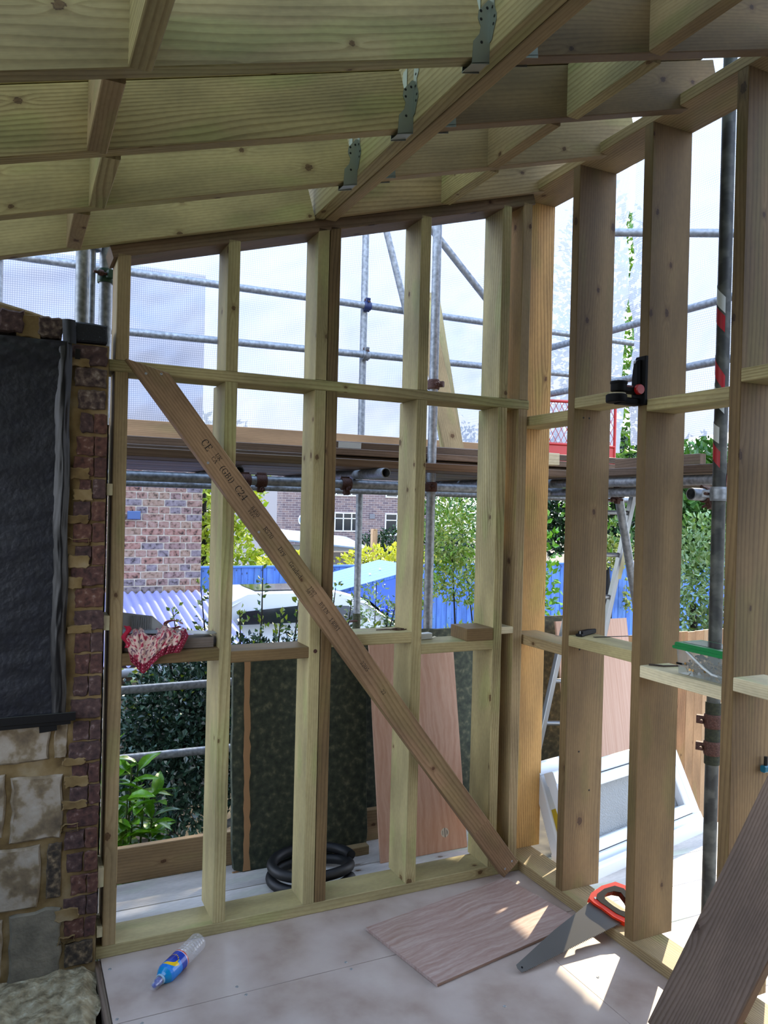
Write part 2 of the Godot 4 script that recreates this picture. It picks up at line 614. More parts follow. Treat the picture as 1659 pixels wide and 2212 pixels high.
	M.roof_sheet.albedo_color = Color(0.86, 0.87, 0.83, 0.97)
	M.roof_sheet.backlight = Color(0.95, 0.96, 0.88)
	M.leaf = []
	for b in [0.35]:
		var m := plain(Color.WHITE, 0.38)
		m.vertex_color_use_as_albedo = true
		m.backlight_enabled = true
		m.backlight = Color(0.5, 0.6, 0.2)
		m.cull_mode = BaseMaterial3D.CULL_DISABLED
		M.leaf.append(m)
	M.glossy_leaf = plain(Color.WHITE, 0.22)
	M.glossy_leaf.vertex_color_use_as_albedo = true
	M.glossy_leaf.cull_mode = BaseMaterial3D.CULL_DISABLED
	M.bark = plain(Color(0.10, 0.085, 0.07), 0.9)
	M.clear = plain(Color(0.95, 0.97, 1.0, 0.12), 0.04)
	M.clear.metallic_specular = 0.8
	M.clear.transparency = BaseMaterial3D.TRANSPARENCY_ALPHA
	M.frosted = plain(Color(0.52, 0.54, 0.54, 0.85), 0.3)
	M.frosted.transparency = BaseMaterial3D.TRANSPARENCY_ALPHA
	M.frosted.heightmap_enabled = true
	M.frosted.heightmap_texture = bump
	M.frosted.heightmap_scale = 0.3
	M.frosted.uv1_triplanar = true
	M.frosted.uv1_scale = Vector3.ONE * 3.0
	M.glass_dark = plain(Color(0.08, 0.10, 0.13), 0.08)

# rotary-cut veneer, streaks along u
func ply_grain(a: Color, b: Color, sd: int) -> StandardMaterial3D:
	var n := FastNoiseLite.new()
	n.seed = sd
	n.frequency = 1.0
	n.fractal_octaves = 4
	var t := img_tex(512, 512, func(x, y):
		var u = x / 512.0
		var v = y / 512.0
		var s = n.get_noise_2d(u * 2.2, v * 40.0 + n.get_noise_2d(u * 2.0, v * 3.0) * 1.2) * 0.5 + 0.5
		var f = n.get_noise_2d(u * 20.0 + 9.0, v * 160.0) * 0.5 + 0.5
		return a.lerp(b, clampf(s * 1.2 - 0.1 + (f - 0.5) * 0.5, 0.0, 1.0)))
	var m := plain(Color.WHITE, 0.6)
	m.albedo_texture = t
	return m

# ---------------------------------------------------------------- the shell
const RAKE := 0.2945

func roof_y(x: float) -> float:
	return 2.531 + RAKE * (x + 1.774)

func pick(a: Array) -> Material:
	return a[rng.randi() % a.size()]

func build_shell() -> void:
	build_floor()
	build_wall_back()
	build_wall_right()
	build_ceiling()
	build_wall_left()
	build_house_behind()

func panel(parent: Node, called: String, x0: float, x1: float, y0: float, y1: float, z0: float, z1: float, mat: Material, ch := 0.001) -> MeshInstance3D:
	return tbox(parent, called, x0, x1, y0, y1, z0, z1, 0, mat, ch)

func build_floor() -> void:
	var f = structure("floor", "pinkish grey plywood floor sheets screwed down inside the timber frame", "floor")
	panel(f, "plywood_sheet", -1.783, 0.147, -0.018, 0.0, -0.147, 0.3805, M.ply)
	panel(f, "plywood_sheet", -1.783, -0.29, -0.018, 0.0, 0.3835, 1.6, M.ply)
	panel(f, "plywood_sheet", -0.288, 0.147, -0.018, 0.0, 0.3835, 1.6, M.ply)
	panel(f, "plywood_sheet", -1.783, 0.147, -0.018, 0.0, 1.603, 4.0, M.ply)
	for p in [[-1.383, 0.344], [-1.366, 0.398], [-0.992, 0.356], [-0.990, 0.402], [-1.769, 0.360], [-1.760, 0.075], [-0.609, 0.788], [-0.216, 0.783], [-1.70, 0.41], [-0.62, 0.42]]:
		var s = lathe_mesh([Vector2(0, 0.0012), Vector2(0.0022, 0.0005), Vector2(0.0045, 0.0015), Vector2(0.0055, 0.0002), Vector2(0.0055, -0.004)], 12)
		inst(f, "screw", s, M.steel, Transform3D(Basis(), Vector3(p[0], 0.0003, p[1])))
	tbox(f, "edge_trim", -1.806, -1.784, -0.19, -0.004, 0.0, 4.0, 2, M.dark)
	var j = structure("floor_joists")
	for z in [0.02, 0.38, 0.8, 1.2, 1.6, 2.4, 3.4]:
		tbox(j, "joist", -1.77, 0.14, -0.20, -0.0185, z - 0.022, z + 0.022, 0, M.dark)

func build_wall_back() -> void:
	var w = structure("wall_back", "open timber stud wall facing the camera with a raked top plate", "wall")
	tbox(w, "sole_plate", -1.80, -0.001, 0.0, 0.044, -0.147, 0.0, 0, M.green[2])
	tbox(w, "mid_plate", -1.80, -0.006, 2.082, 2.123, -0.147, 0.0, 0, M.green[1])
	var y0 = roof_y(-1.80)
	var y1 = roof_y(-0.002)
	timber(w, "top_plate", Vector3(-1.80, y0 - 0.023, -0.0735), Vector3(-0.002, y1 - 0.023, -0.0735), Vector3(0, 0, 1), 0.147, 0.044, M.plate)
	# x from, x to, depth, lower material, upper material
	var studs = [[-1.780, -1.734, 0.145, M.tan[0], M.tan[2]], [-1.386, -1.340, 0.195, M.green[1], M.green[0]], [-1.029, -0.982, 0.140, M.green[2], M.green[2]], [-0.979, -0.933, 0.140, M.brown[1], M.brown[3]], [-0.573, -0.525, 0.165, M.green[0], M.green[3]], [-0.167, -0.121, 0.165, M.green[3], M.green[1]], [-0.060, -0.012, 0.145, M.tan[1], M.tan[2]]]
	for s in studs:
		tbox(w, "stud", s[0], s[1], 0.0445, 2.0815, -s[2], 0.0, 1, s[3])
		tbox(w, "stud", s[0], s[1], 2.1235, roof_y((s[0] + s[1]) / 2) - 0.038, -minf(s[2], 0.15), 0.0, 1, s[4])
	for n in [[-1.734, -1.386, 1.035, 1.080, M.brown[0]], [-1.340, -1.029, 1.022, 1.066, M.brown[2]], [-0.933, -0.573, 1.059, 1.106, M.green[0]], [-0.525, -0.167, 1.008, 1.052, M.green[2]], [-0.121, -0.060, 1.075, 1.105, M.pale]]:
		tbox(w, "noggin", n[0], n[1], n[2], n[3], -0.145, -0.0015, 0, n[4])
	# nail heads and screw holes in the timber faces
	for p in [[-1.002, 1.048, 0.0], [-0.90, 1.085, -0.0015]]:
		inst(w, "nail_head", lathe_mesh([Vector2(0, 0.001), Vector2(0.008, 0.0006), Vector2(0.009, -0.001)], 10), M.rust, Transform3D(Basis(Vector3.RIGHT, PI / 2), Vector3(p[0], p[1], p[2])))
	# packers and membrane in the slot beside the brickwork
	tbox(w, "membrane_strip", -1.797, -1.786, 0.05, 1.9, -0.12, -0.10, 1, M.tape_black, 0.0005)
	for p in [[1.643, 1.684], [1.168, 1.218], [0.262, 0.33], [0.085, 0.116]]:
		tbox(w, "packer", -1.7995, -1.7805, p[0], p[1], -0.10, 0.012, 2, M.pale, 0.001)

func build_wall_right() -> void:
	var w = structure("wall_right", "tall open timber stud wall along the right with staggered noggins", "wall")
	tbox(w, "sole_plate", 0.0, 0.147, 0.0, 0.044, -0.15, 3.4, 2, M.tan[3])
	tbox(w, "top_plate", 0.0, 0.195, 3.066, 3.110, -0.15, 2.6, 2, M.tan[1])
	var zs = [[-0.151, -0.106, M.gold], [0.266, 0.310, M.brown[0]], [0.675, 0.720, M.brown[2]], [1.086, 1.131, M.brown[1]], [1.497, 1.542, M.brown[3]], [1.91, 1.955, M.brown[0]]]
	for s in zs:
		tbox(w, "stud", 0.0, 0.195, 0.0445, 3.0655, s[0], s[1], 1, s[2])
	for k in 5:
		var a = zs[k][1]
		var b = zs[k + 1][0]
		var t = [2.053, 2.099, 2.046, 2.098, 2.05][k]
		var l = [1.065, 1.112, 1.066, 1.106, 1.06][k]
		tbox(w, "noggin", 0.0015, 0.145, t - 0.044, t, a, b, 2, [M.green[2], M.green[0], M.green[1], M.green[3], M.green[0]][k])
		tbox(w, "noggin", 0.0015, 0.145, l - 0.044, l, a, b, 2, [M.tan[0], M.green[2], M.pale, M.pale, M.green[1]][k])
	for n in [[0.290, 1.05, 0.06], [0.290, 1.05, 0.09], [0.290, 2.02, 0.05], [0.290, 2.02, 0.08], [0.310, 0.62, 0.07], [0.310, 0.45, 0.13]]:
		inst(w, "nail_head", lathe_mesh([Vector2(0, 0.001), Vector2(0.004, 0.0006), Vector2(0.0045, -0.001)], 8), M.nail, Transform3D(Basis(Vector3.RIGHT, PI / 2), Vector3(n[2], n[1], 0.3101)))

func raked(parent: Node, called: String, x0: float, x1: float, z0: float, z1: float, up: float, deep: float, mat: Material) -> void:
	var c = cos(atan(RAKE))
	var n = Vector3(-RAKE, 1, 0).normalized()
	var off = n * (up * c + deep * c / 2)
	timber(parent, called, Vector3(x0, roof_y(x0), (z0 + z1) / 2) + off, Vector3(x1, roof_y(x1), (z0 + z1) / 2) + off, n, deep * c, z1 - z0, mat)

func build_ceiling() -> void:
	var r = structure("ceiling", "open raked roof joists hung either side of a doubled beam", "ceiling")
	var tones = [M.joist[2], M.joist[0], M.joist[3], M.joist[1], M.joist[0]]
	var rt = [M.tan[1], M.tan[0], M.brown[2], M.brown[0], M.brown[3]]
	var zs = [-0.022, 0.385, 0.800, 1.208, 1.62]
	for i in 5:
		raked(r, "joist", -3.30, -1.054, zs[i], zs[i] + 0.045, 0.0, 0.172, tones[i])
		raked(r, "joist", -0.957, 0.20, zs[i], zs[i] + 0.045, 0.0, 0.172, rt[i])
		raked(r, "firring", -3.30, -1.054, zs[i] + 0.001, zs[i] + 0.046, 0.1745, 0.10, tones[(i + 2) % 5])
		raked(r, "firring", -0.957, 0.15, zs[i] + 0.001, zs[i] + 0.046, 0.1745, 0.10, rt[(i + 1) % 5])
	tbox(r, "beam", -1.053, -1.006, 2.757, 2.97, -0.10, 3.3, 2, M.joist[1])
	tbox(r, "beam", -1.004, -0.958, 2.757, 2.97, -0.10, 3.3, 2, M.tan[2])
	var lb = [-1.950, -1.912, -1.950, -1.905]
	var rb = [-0.496, -0.530, -0.494, -0.536]
	for i in 4:
		for s in [0, 1]:
			var x0 = [lb, rb][s][i]
			var x1 = x0 + 0.047
			var y0 = roof_y(x0 + 0.01)
			tbox(r, "blocking", x0, x1, y0, y0 + 0.172, zs[i] + 0.0455, zs[i + 1] - 0.0005, 2, [M.tan[2], M.green[3], M.tan[0], M.green[1]][(i + s) % 4])
	# steel joist hangers
	for i in [1, 2, 3]:
		hanger(r, -1.0535, zs[i], -1.0, true)
		hanger(r, -0.9575, zs[i], 1.0, false)

func hanger(parent: Node, x: float, z: float, s: float, nails: bool) -> void:
	var h = Node3D.new()
	h.name = "joist_hanger"
	parent.add_child(h, true)
	var y = roof_y(x + s * 0.025) - 0.004
	h.position = Vector3(x, y, z)
	var side = pv([0, -0.006, s * 0.050, -0.006 + s * 0.012, s * 0.047, 0.040, s * 0.030, 0.062, s * 0.027, 0.080, s * 0.036, 0.098, s * 0.034, 0.118, s * 0.008, 0.150, 0, 0.150])
	inst(h, "side_plate", prism_mesh(side, 0.0452, 0.0468), M.hanger)
	inst(h, "side_plate", prism_mesh(side.duplicate(), -0.0018, -0.0002), M.hanger)
	var saddle = pv([0, -0.0005, s * 0.050, -0.0005 + s * 0.0147, s * 0.050, -0.0020 + s * 0.0147, 0, -0.0020])
	inst(h, "saddle", prism_mesh(saddle, -0.0018, 0.0468), M.hanger)
	var flange = pv([0, 0.045, 0.012, 0.05, 0.022, 0.075, 0.030, 0.09, 0.030, 0.105, 0.021, 0.125, 0.018, 0.15, 0.030, 0.165, 0.026, 0.21, 0, 0.21])
	# local x of the flange runs along +z of the room, its thickness along -x or +x
	var b = Basis(Vector3(0, 0, 1), Vector3(0, 1, 0), Vector3(-1, 0, 0))
	var f0 = 0.0 if s < 0 else -0.0016
	inst(h, "flange", prism_mesh(flange, f0, f0 + 0.0016), M.hanger, Transform3D(b, Vector3(0, 0, 0.0452)))
	var fl2 = PackedVector2Array()
	for p in flange:
		fl2.append(Vector2(-p.x, p.y))
	inst(h, "flange", prism_mesh(fl2, f0, f0 + 0.0016), M.hanger, Transform3D(b, Vector3(0, 0, -0.0002)))
	if nails:
		var disc = lathe_mesh([Vector2(0, 0.0012), Vector2(0.0035, 0.0008), Vector2(0.004, 0)], 8)
		for p in [[s * 0.024, 0.042], [s * 0.027, 0.098], [s * 0.028, 0.118], [s * 0.010, 0.13]]:
			inst(h, "nail", disc, M.nail, Transform3D(Basis(Vector3.RIGHT, PI / 2), Vector3(p[0], p[1], 0.0468)))
		for p in [[0.018, 0.085], [0.022, 0.102], [0.012, 0.13], [0.012, 0.165], [0.02, 0.19]]:
			inst(h, "nail", disc, M.nail, Transform3D(Basis(Vector3.BACK, PI / 2), Vector3(-0.0017, p[1], 0.0452 + p[0])))

func build_wall_left() -> void:
	var w = structure("wall_left", "broken old brick and block wall with smeared mortar at the left", "wall")
	# mortar body behind the masonry
	inst(w, "mortar", grid_mesh(60, 90, func(a, b):
		var x = -2.9 + a * 1.095
		var y = -0.2 + b * 2.36
		var k = sin(x * 41.0 + y * 13.0) * 0.002 + sin(y * 57.0 - x * 23.0) * 0.002 + sin(x * 90.0) * sin(y * 75.0) * 0.0015
		return Vector3(x, y, 0.036 + k)), M.mortar)
	panel(w, "wall_core", -2.9, -1.806, -0.2, 2.158, -0.10, 0.034, M.mortar)
	var tops = [2.155, 2.078, 2.003, 1.922, 1.843, 1.772, 1.697, 1.620, 1.545, 1.468, 1.396, 1.320, 1.244, 1.166, 1.092, 1.016, 0.938, 0.862, 0.791, 0.716, 0.640, 0.563, 0.489, 0.408, 0.331, 0.257, 0.181]
	for i in tops.size():
		var t = tops[i]
		var wd = rng.randf_range(0.085, 0.112) if i > 0 else 0.115
		var x1 = -1.803 - rng.randf_range(0.0, 0.004) - (0.008 if i < 3 else 0.0)
		var x0 = x1 - wd
		var m0 = M.brick[rng.randi() % 3]
		if i in [1, 2]:
			m0 = M.brick[3]
		if i > 2 and rng.randf() < 0.75:
			var xm = x1 - rng.randf_range(0.035, 0.05)
			inst(w, "brick", prism_mesh(rough_rect(x0, xm - 0.0008, t - 0.066, t, 0.003, 4), -0.06, 0.044 + rng.randf_range(-0.004, 0.002), 0.003), m0)
			inst(w, "brick", prism_mesh(rough_rect(xm + 0.0008, x1, t - 0.067, t, 0.002, 4), -0.06, 0.046 + rng.randf_range(-0.003, 0.003), 0.003), M.brick[rng.randi() % 3])
		else:
			inst(w, "brick", prism_mesh(rough_rect(x0, x1, t - 0.066, t, 0.003, 5), -0.06, 0.046, 0.004), m0)
		# mortar smeared over some brick ends
		if rng.randf() < 0.5:
			var sx = x0 + rng.randf_range(0.0, 0.015)
			var sw = rng.randf_range(0.022, 0.05)
			inst(w, "mortar_smear", prism_mesh(rough_rect(sx - 0.03, sx + sw, t - 0.076, t - 0.050 + rng.randf_range(-0.004, 0.018), 0.0035, 6), 0.02, 0.0475 + rng.randf_range(0, 0.002), 0.0025), M.mortar)
	# top course
	inst(w, "brick", prism_mesh(rough_rect(-1.922, -1.812, 2.165, 2.230, 0.002, 5), -0.1, 0.05, 0.006), M.blue_brick)
	inst(w, "brick", prism_mesh(rough_rect(-2.035, -1.955, 2.166, 2.236, 0.004, 5), -0.1, 0.046, 0.006), M.brick[3])
	inst(w, "brick", prism_mesh(rough_rect(-2.150, -2.075, 2.172, 2.246, 0.004, 5), -0.1, 0.048, 0.006), M.brick[1])
	inst(w, "brick", prism_mesh(rough_rect(-2.36, -2.16, 2.172, 2.246, 0.004, 5), -0.1, 0.046, 0.006), M.brick[2])
	inst(w, "mortar_smear", prism_mesh(rough_rect(-2.10, -2.02, 2.16, 2.235, 0.005, 5), -0.1, 0.044, 0.003), M.mortar)
	inst(w, "mortar_smear", prism_mesh(pv([-2.4, 2.24, -2.16, 2.285, -2.05, 2.262, -1.95, 2.236, -1.95, 2.225, -2.4, 2.225]), -0.10, -0.02, 0.008), M.mortar)
	# stone and concrete blocks low on the wall
	for b in [[-2.28, -1.969, 0.740, 0.886, 0], [-2.082, -1.924, 0.470, 0.690, 0], [-2.26, -1.990, 0.248, 0.455, 0], [-1.967, -1.922, 0.268, 0.455, 2], [-2.080, -1.918, 0.0, 0.235, 1], [-2.30, -2.100, 0.490, 0.705, 0], [-1.952, -1.914, 0.745, 0.86, 0], [-2.35, -2.10, 0.0, 0.225, 0], [-1.905, -1.815, 0.02, 0.10, 2]]:
		inst(w, "block", prism_mesh(rough_rect(b[0], b[1], b[2], b[3], 0.0025 if b[1] - b[0] < 0.1 else 0.005, 6), -0.05, 0.045, 0.003 if b[1] - b[0] < 0.1 else 0.007), [M.block, M.block_grey, M.block_dark][b[4]])
	# rough concrete ledge at the foot of that wall
	var l = structure("concrete_ledge", "rough broken concrete ledge at the foot of the brick wall", "ledge")
	var nz = FastNoiseLite.new()
	nz.seed = 4
	nz.frequency = 9.0
	nz.fractal_octaves = 5
	inst(l, "ledge_top", grid_mesh(110, 160, func(a, b):
		var x = -2.95 + a * (1.135 + 0.012 * sin(b * 23.0) + 0.008 * sin(b * 71.0))
		var z = 0.02 + b * 1.9
		var y = 0.012 + nz.get_noise_2d(x, z) * 0.018
		if b > 0.16:
			y -= 0.018 * smoothstep(0.16, 0.2, b + nz.get_noise_2d(x * 2.0, z) * 0.04)
		return Vector3(x, y - 0.03 * smoothstep(0.96, 1.0, a), z)), M.concrete)
	panel(l, "ledge_body", -2.95, -1.832, -0.35, -0.045, 0.02, 3.8, M.concrete)
	panel(l, "house_floor", -2.95, -1.835, -0.045, -0.012, 1.9, 3.8, M.concrete)

func build_house_behind() -> void:
	# the old house behind the camera, out of the frame: its wall, a side panel and roof added to block light, low garden wall at the left
	var h = structure("wall_rear", "old house wall behind the new room", "wall")
	panel(h, "wall_panel", -3.15, 0.4, -0.3, 3.6, 3.9, 4.1, M.house_wall)
	panel(h, "wall_panel", 0.0, 0.2, -0.3, 3.3, 2.0, 3.9, M.house_wall)
	panel(h, "garden_wall", -3.15, -2.95, -0.3, 0.9, -0.25, 3.9, M.house_wall)
	var r = structure("shade_roof", "unseen boarded roof added behind the camera to shade the room", "roof")
	raked(r, "shade_sheet", -3.30, 0.30, 1.69, 4.1, 0.29, 0.02, M.house_wall)  # unseen deck, added to keep light off the faces turned to the camera

# ---------------------------------------------------------------- scaffold
const TR := 0.0242

func pole(parent: Node, a: Vector3, b: Vector3, mat: Material = null, called := "scaffold_tube", r := TR) -> MeshInstance3D:
	return inst(parent, called, tube_mesh([a, b], r, 16, 0.004), mat if mat != null else M.galv)

# a drop-forged coupler round a tube at c; axis along the tube, out towards the bolt
func coupler(parent: Node, c: Vector3, axis: Vector3, out: Vector3, mat: Material = null) -> void:
	var n = Node3D.new()
	n.name = "coupler"
	parent.add_child(n, true)
	n.transform = frame(out, axis, c)
	var m: Material = mat if mat != null else M.rust
	var prof = [Vector2(TR + 0.001, -0.026), Vector2(TR + 0.006, -0.026), Vector2(TR + 0.008, -0.018), Vector2(TR + 0.008, 0.018), Vector2(TR + 0.006, 0.026), Vector2(TR + 0.001, 0.026)]
	inst(n, "clamp_ring", lathe_mesh(prof, 18), m)
	inst(n, "lug", board_mesh(0.03, 0.03, 0.024), m, Transform3D(Basis(), Vector3(TR + 0.018, 0, 0)))
	inst(n, "bolt", tube_mesh([Vector3(TR + 0.012, 0, -0.04), Vector3(TR + 0.012, 0, 0.062)], 0.006, 8), M.rust)
	inst(n, "nut", tube_mesh([Vector3(TR + 0.012, 0, 0.026), Vector3(TR + 0.012, 0, 0.042)], 0.012, 6), M.rust)
	inst(n, "hinge", tube_mesh([Vector3(-TR - 0.008, -0.022, 0), Vector3(-TR - 0.008, 0.022, 0)], 0.008, 8), m)

func build_scaffold() -> void:
	var s = thing("scaffold", "galvanised tube and coupler scaffold standing round the timber frame", "scaffold", Vector3(0, -0.95, 0))
	var o = Node3D.new()
	var up = Vector3(0, 0.95, 0)
	# standards
	var g = -0.95
	var P = func(x, y, z): return Vector3(x, y, z) + up
	pole(s, P.call(-1.88, g, -0.21), P.call(-1.88, 4.4, -0.21))
	pole(s, P.call(-1.79, g, -0.295), P.call(-1.79, 4.4, -0.295))
	pole(s, P.call(-1.842, 1.9, -0.262), P.call(-1.842, 4.4, -0.262), M.galv, "scaffold_tube", 0.012)
	pole(s, P.call(0.13, g, -2.19), P.call(0.13, 4.6, -2.19))
	pole(s, P.call(-0.076, g, -0.765), P.call(-0.076, 4.4, -0.765))
	pole(s, P.call(0.275, g, 0.815), P.call(0.275, 4.6, 0.815), M.old_pole)
	pole(s, P.call(2.3, g, -2.19), P.call(2.3, 4.6, -2.19))
	pole(s, P.call(-2.2, g, -2.19), P.call(-2.2, 4.6, -2.19))
	# guard rails of the back lift
	pole(s, P.call(-3.4, 3.03, -2.14), P.call(2.7, 3.06, -2.14))
	pole(s, P.call(-3.4, 2.635, -2.14), P.call(2.7, 2.75, -2.14))
	pole(s, P.call(0.20, 3.74, -2.10), P.call(0.62, 2.40, -2.10))
	pole(s, P.call(0.05, 3.63, -1.5), P.call(0.95, 2.81, -1.5))
	# ledgers and transoms below the boards
	pole(s, P.call(-3.2, 1.742, -0.815), P.call(1.3, 1.742, -0.815))
	pole(s, P.call(-3.2, 1.742, -2.14), P.call(2.6, 1.742, -2.14))
	pole(s, P.call(-0.50, 1.790, -0.44), P.call(-0.50, 1.790, -2.35))
	pole(s, P.call(-1.08, 1.790, -0.92), P.call(-1.08, 1.790, -2.35))
	pole(s, P.call(0.55, 1.790, -0.66), P.call(0.55, 1.790, -2.35))
	pole(s, P.call(-2.1, 1.790, -0.92), P.call(-2.1, 1.790, -2.35))
	# low rails past the outside boards
	pole(s, P.call(-3.2, 0.525, -1.8), P.call(-0.4, 0.54, -1.8))
	pole(s, P.call(-3.2, 0.150, -1.8), P.call(-0.4, 0.128, -1.8))
	# right-hand run
	pole(s, P.call(0.70, 1.787, -1.0), P.call(0.70, 1.780, 2.2))
	pole(s, P.call(0.76, 1.735, -1.0), P.call(0.76, 1.735, 0.12))
	pole(s, P.call(0.255, 1.705, 0.700), P.call(1.7, 1.705, 0.700))
	pole(s, P.call(1.65, 2.90, -2.3), P.call(1.65, 2.90, 2.4))
	pole(s, P.call(1.65, 2.54, -2.3), P.call(1.65, 2.54, 2.4))
	pole(s, P.call(1.1, 3.35, -0.9), P.call(2.4, 3.1, 0.6))
	pole(s, P.call(1.70, g, 0.95), P.call(1.70, 4.6, 0.95))
	# knee braces seen low through the right-hand wall
	pole(s, P.call(0.93, 1.75, -0.45), P.call(1.45, 0.75, -0.75))
	pole(s, P.call(0.40, 0.86, -1.0), P.call(0.90, 1.35, -1.1))
	pole(s, P.call(1.55, 0.62, 0.02), P.call(1.95, -0.45, 0.02))
	# couplers
	coupler(s, P.call(-1.79, 2.49, -0.295), Vector3.UP, Vector3(0.3, 0, 1), plain(Color(0.12, 0.26, 0.17), 0.5))
	coupler(s, P.call(-1.842, 2.60, -0.262), Vector3.UP, Vector3(0, 0, 1), M.galv)
	coupler(s, P.call(0.13, 3.045, -2.14), Vector3.RIGHT, Vector3(0, 1, 0.4), plain(Color(0.12, 0.17, 0.34), 0.5))
	coupler(s, P.call(0.13, 2.70, -2.14), Vector3.RIGHT, Vector3(0, 1, 0.4), M.galv)
	coupler(s, P.call(-0.076, 2.29, -0.765), Vector3.UP, Vector3(0.8, 0, 1))
	coupler(s, P.call(-0.076, 1.742, -0.765), Vector3.UP, Vector3(-1, 0, 0.8))
	coupler(s, P.call(-1.08, 1.742, -0.815), Vector3.RIGHT, Vector3(0, -1, 0.3))
	coupler(s, P.call(-1.00, 1.742, -0.815), Vector3.RIGHT, Vector3(0, -1, -0.2))
	coupler(s, P.call(-0.55, 1.742, -0.815), Vector3.RIGHT, Vector3(0, -1, 0.3))
	coupler(s, P.call(0.275, 1.705, 0.815), Vector3.UP, Vector3(-0.4, 0, -1), M.galv)
	coupler(s, P.call(0.345, 1.705, 0.700), Vector3.RIGHT, Vector3(0, -1, 0.4))
	coupler(s, P.call(0.90, 1.735, -0.42), Vector3.BACK, Vector3(0, -1, 0))
	coupler(s, P.call(1.65, 2.90, 0.95), Vector3.BACK, Vector3(-0.3, 1, 0))
	coupler(s, P.call(1.65, 2.54, 0.95), Vector3.BACK, Vector3(-0.3, 1, 0))
	coupler(s, P.call(0.275, 0.86, 0.815), Vector3.UP, Vector3(-0.6, 0, -0.9))
	coupler(s, P.call(0.275, 0.76, 0.815), Vector3.UP, Vector3(-0.6, 0, -0.9))
	inst(s, "joint_sleeve", tube_mesh([P.call(0.275, 0.70, 0.815), P.call(0.275, 0.93, 0.815)], TR + 0.004, 16), tri_mat(noise_tex(71, 0.02, [[0.0, Color(0.07, 0.08, 0.05)], [1.0, Color(0.22, 0.24, 0.14)]]), 6.0))
	inst(s, "joint_sleeve", tube_mesh([P.call(0.13, 1.02 - 0.35, -2.19), P.call(0.13, 1.22 - 0.35, -2.19)], TR + 0.004, 16), tri_mat(noise_tex(72, 0.02, [[0.0, Color(0.13, 0.14, 0.09)], [1.0, Color(0.34, 0.36, 0.26)]]), 6.0))
	for y in [0.73, 0.82]:
		inst(s, "sleeve_bolt", tube_mesh([P.call(0.06, y, -2.15), P.call(0.13, y, -2.17)], 0.008, 8), M.rust)
	# red and white warning tape wound up one standard
	for t in [[2.40, 2.50, 0, 0.4], [2.33, 2.43, 1, 0.4], [2.11, 2.25, 1, 0.3], [2.03, 2.13, 0, 0.3], [1.83, 1.93, 1, 0.5], [1.92, 1.98, 0, 0.6], [1.86, 1.74, 1, 1.2]]:
		var st = new_st()
		var n = 16
		for k in n:
			var a0 = t[3] * 2.0 + 1.4 + 3.6 * k / n
			var a1 = t[3] * 2.0 + 1.4 + 3.6 * (k + 1) / n
			var q0 = lerpf(t[0], t[1], k / float(n))
			var q1 = lerpf(t[0], t[1], (k + 1) / float(n))
			var A = P.call(0.275, 0, 0.815) as Vector3
			var e0 = Vector3(cos(a0), 0, sin(a0))
			var e1 = Vector3(cos(a1), 0, sin(a1))
			var r = TR + 0.0012
			quad(st, A + e0 * r + Vector3(0, q0 - 0.03, 0), A + e0 * r + Vector3(0, q0 + 0.03, 0), A + e1 * r + Vector3(0, q1 + 0.03, 0), A + e1 * r + Vector3(0, q1 - 0.03, 0))
		inst(s, "warning_tape", st.commit(), [M.tape_white, M.tape_red][t[2]])
	# boards of the lift
	var bl = ["weathered scaffold board at the near edge of the raised platform", "weathered scaffold board second from the near edge of the raised platform", "weathered scaffold board third from the near edge of the raised platform", "weathered scaffold board fourth from the near edge of the raised platform", "weathered scaffold board fifth from the near edge of the raised platform", "weathered scaffold board at the far edge of the raised platform"]
	for k in 6:
		var z = -0.51 if k == 0 else -0.555 - 0.24 * k
		var b = tbox(self, numbered("scaffold_board"), -3.2, 2.2, 1.8155, 1.853, z - 0.225, z, 0, M.scaffold_board if k % 2 == 0 else M.scaffold_board2, 0.003)
		tag(b, bl[k], "board", "platform boards of the scaffold")
	var tb = tbox(self, numbered("toe_board"), -3.3, 2.3, 1.90, 2.128, -2.165, -2.13, 0, M.toe, 0.003)
	tag(tb, "light brown toe board standing along the back of the raised platform", "board")
	tb.position.z += 0.06
	# loose boards stacked on it
	var stack = [[-3.2, -0.70, 1.8535, 1.890, -1.05, -0.83, M.scaffold_board2, "dark loose scaffold board lying on the left end of the raised platform"], [-3.2, -0.76, 1.8905, 1.930, -1.09, -0.87, M.scaffold_board, "upper dark scaffold board stacked at the left end of the raised platform"], [-0.60, 1.7, 1.8535, 1.887, -1.07, -0.85, M.scaffold_board2, "lowest board of the stack in the middle of the raised platform"], [-0.63, 1.8, 1.8905, 1.925, -1.03, -0.80, M.scaffold_board, "thick pale-ended board in the middle of the platform stack"]]
	for q in stack:
		tag(tbox(self, numbered("loose_board"), q[0], q[1], q[2], q[3], q[4], q[5], 0, q[6], 0.003), q[7], "board", "boards stacked on the platform")
	var top = thing("banded_board", "topmost tilted scaffold board with a metal band round its end", "board", Vector3(-0.68, 1.956, -0.96), "boards stacked on the platform")
	top.rotation = Vector3(0.10, 0.02, 0.004)
	inst(top, "board", board_mesh(2.6, 0.225, 0.036), M.scaffold_board2, Transform3D(Basis(Vector3.RIGHT, PI / 2), Vector3(1.3, 0.0, 0)))
	inst(top, "end_band", board_mesh(0.04, 0.227, 0.0385, 0.001), M.tape_white, Transform3D(Basis(Vector3.RIGHT, PI / 2), Vector3(0.021, 0, 0)))
	inst(top, "patch", board_mesh(0.13, 0.03, 0.001, 0.0001), M.tape_white, Transform3D(Basis(), Vector3(0.16, 0.0, 0.1135)))
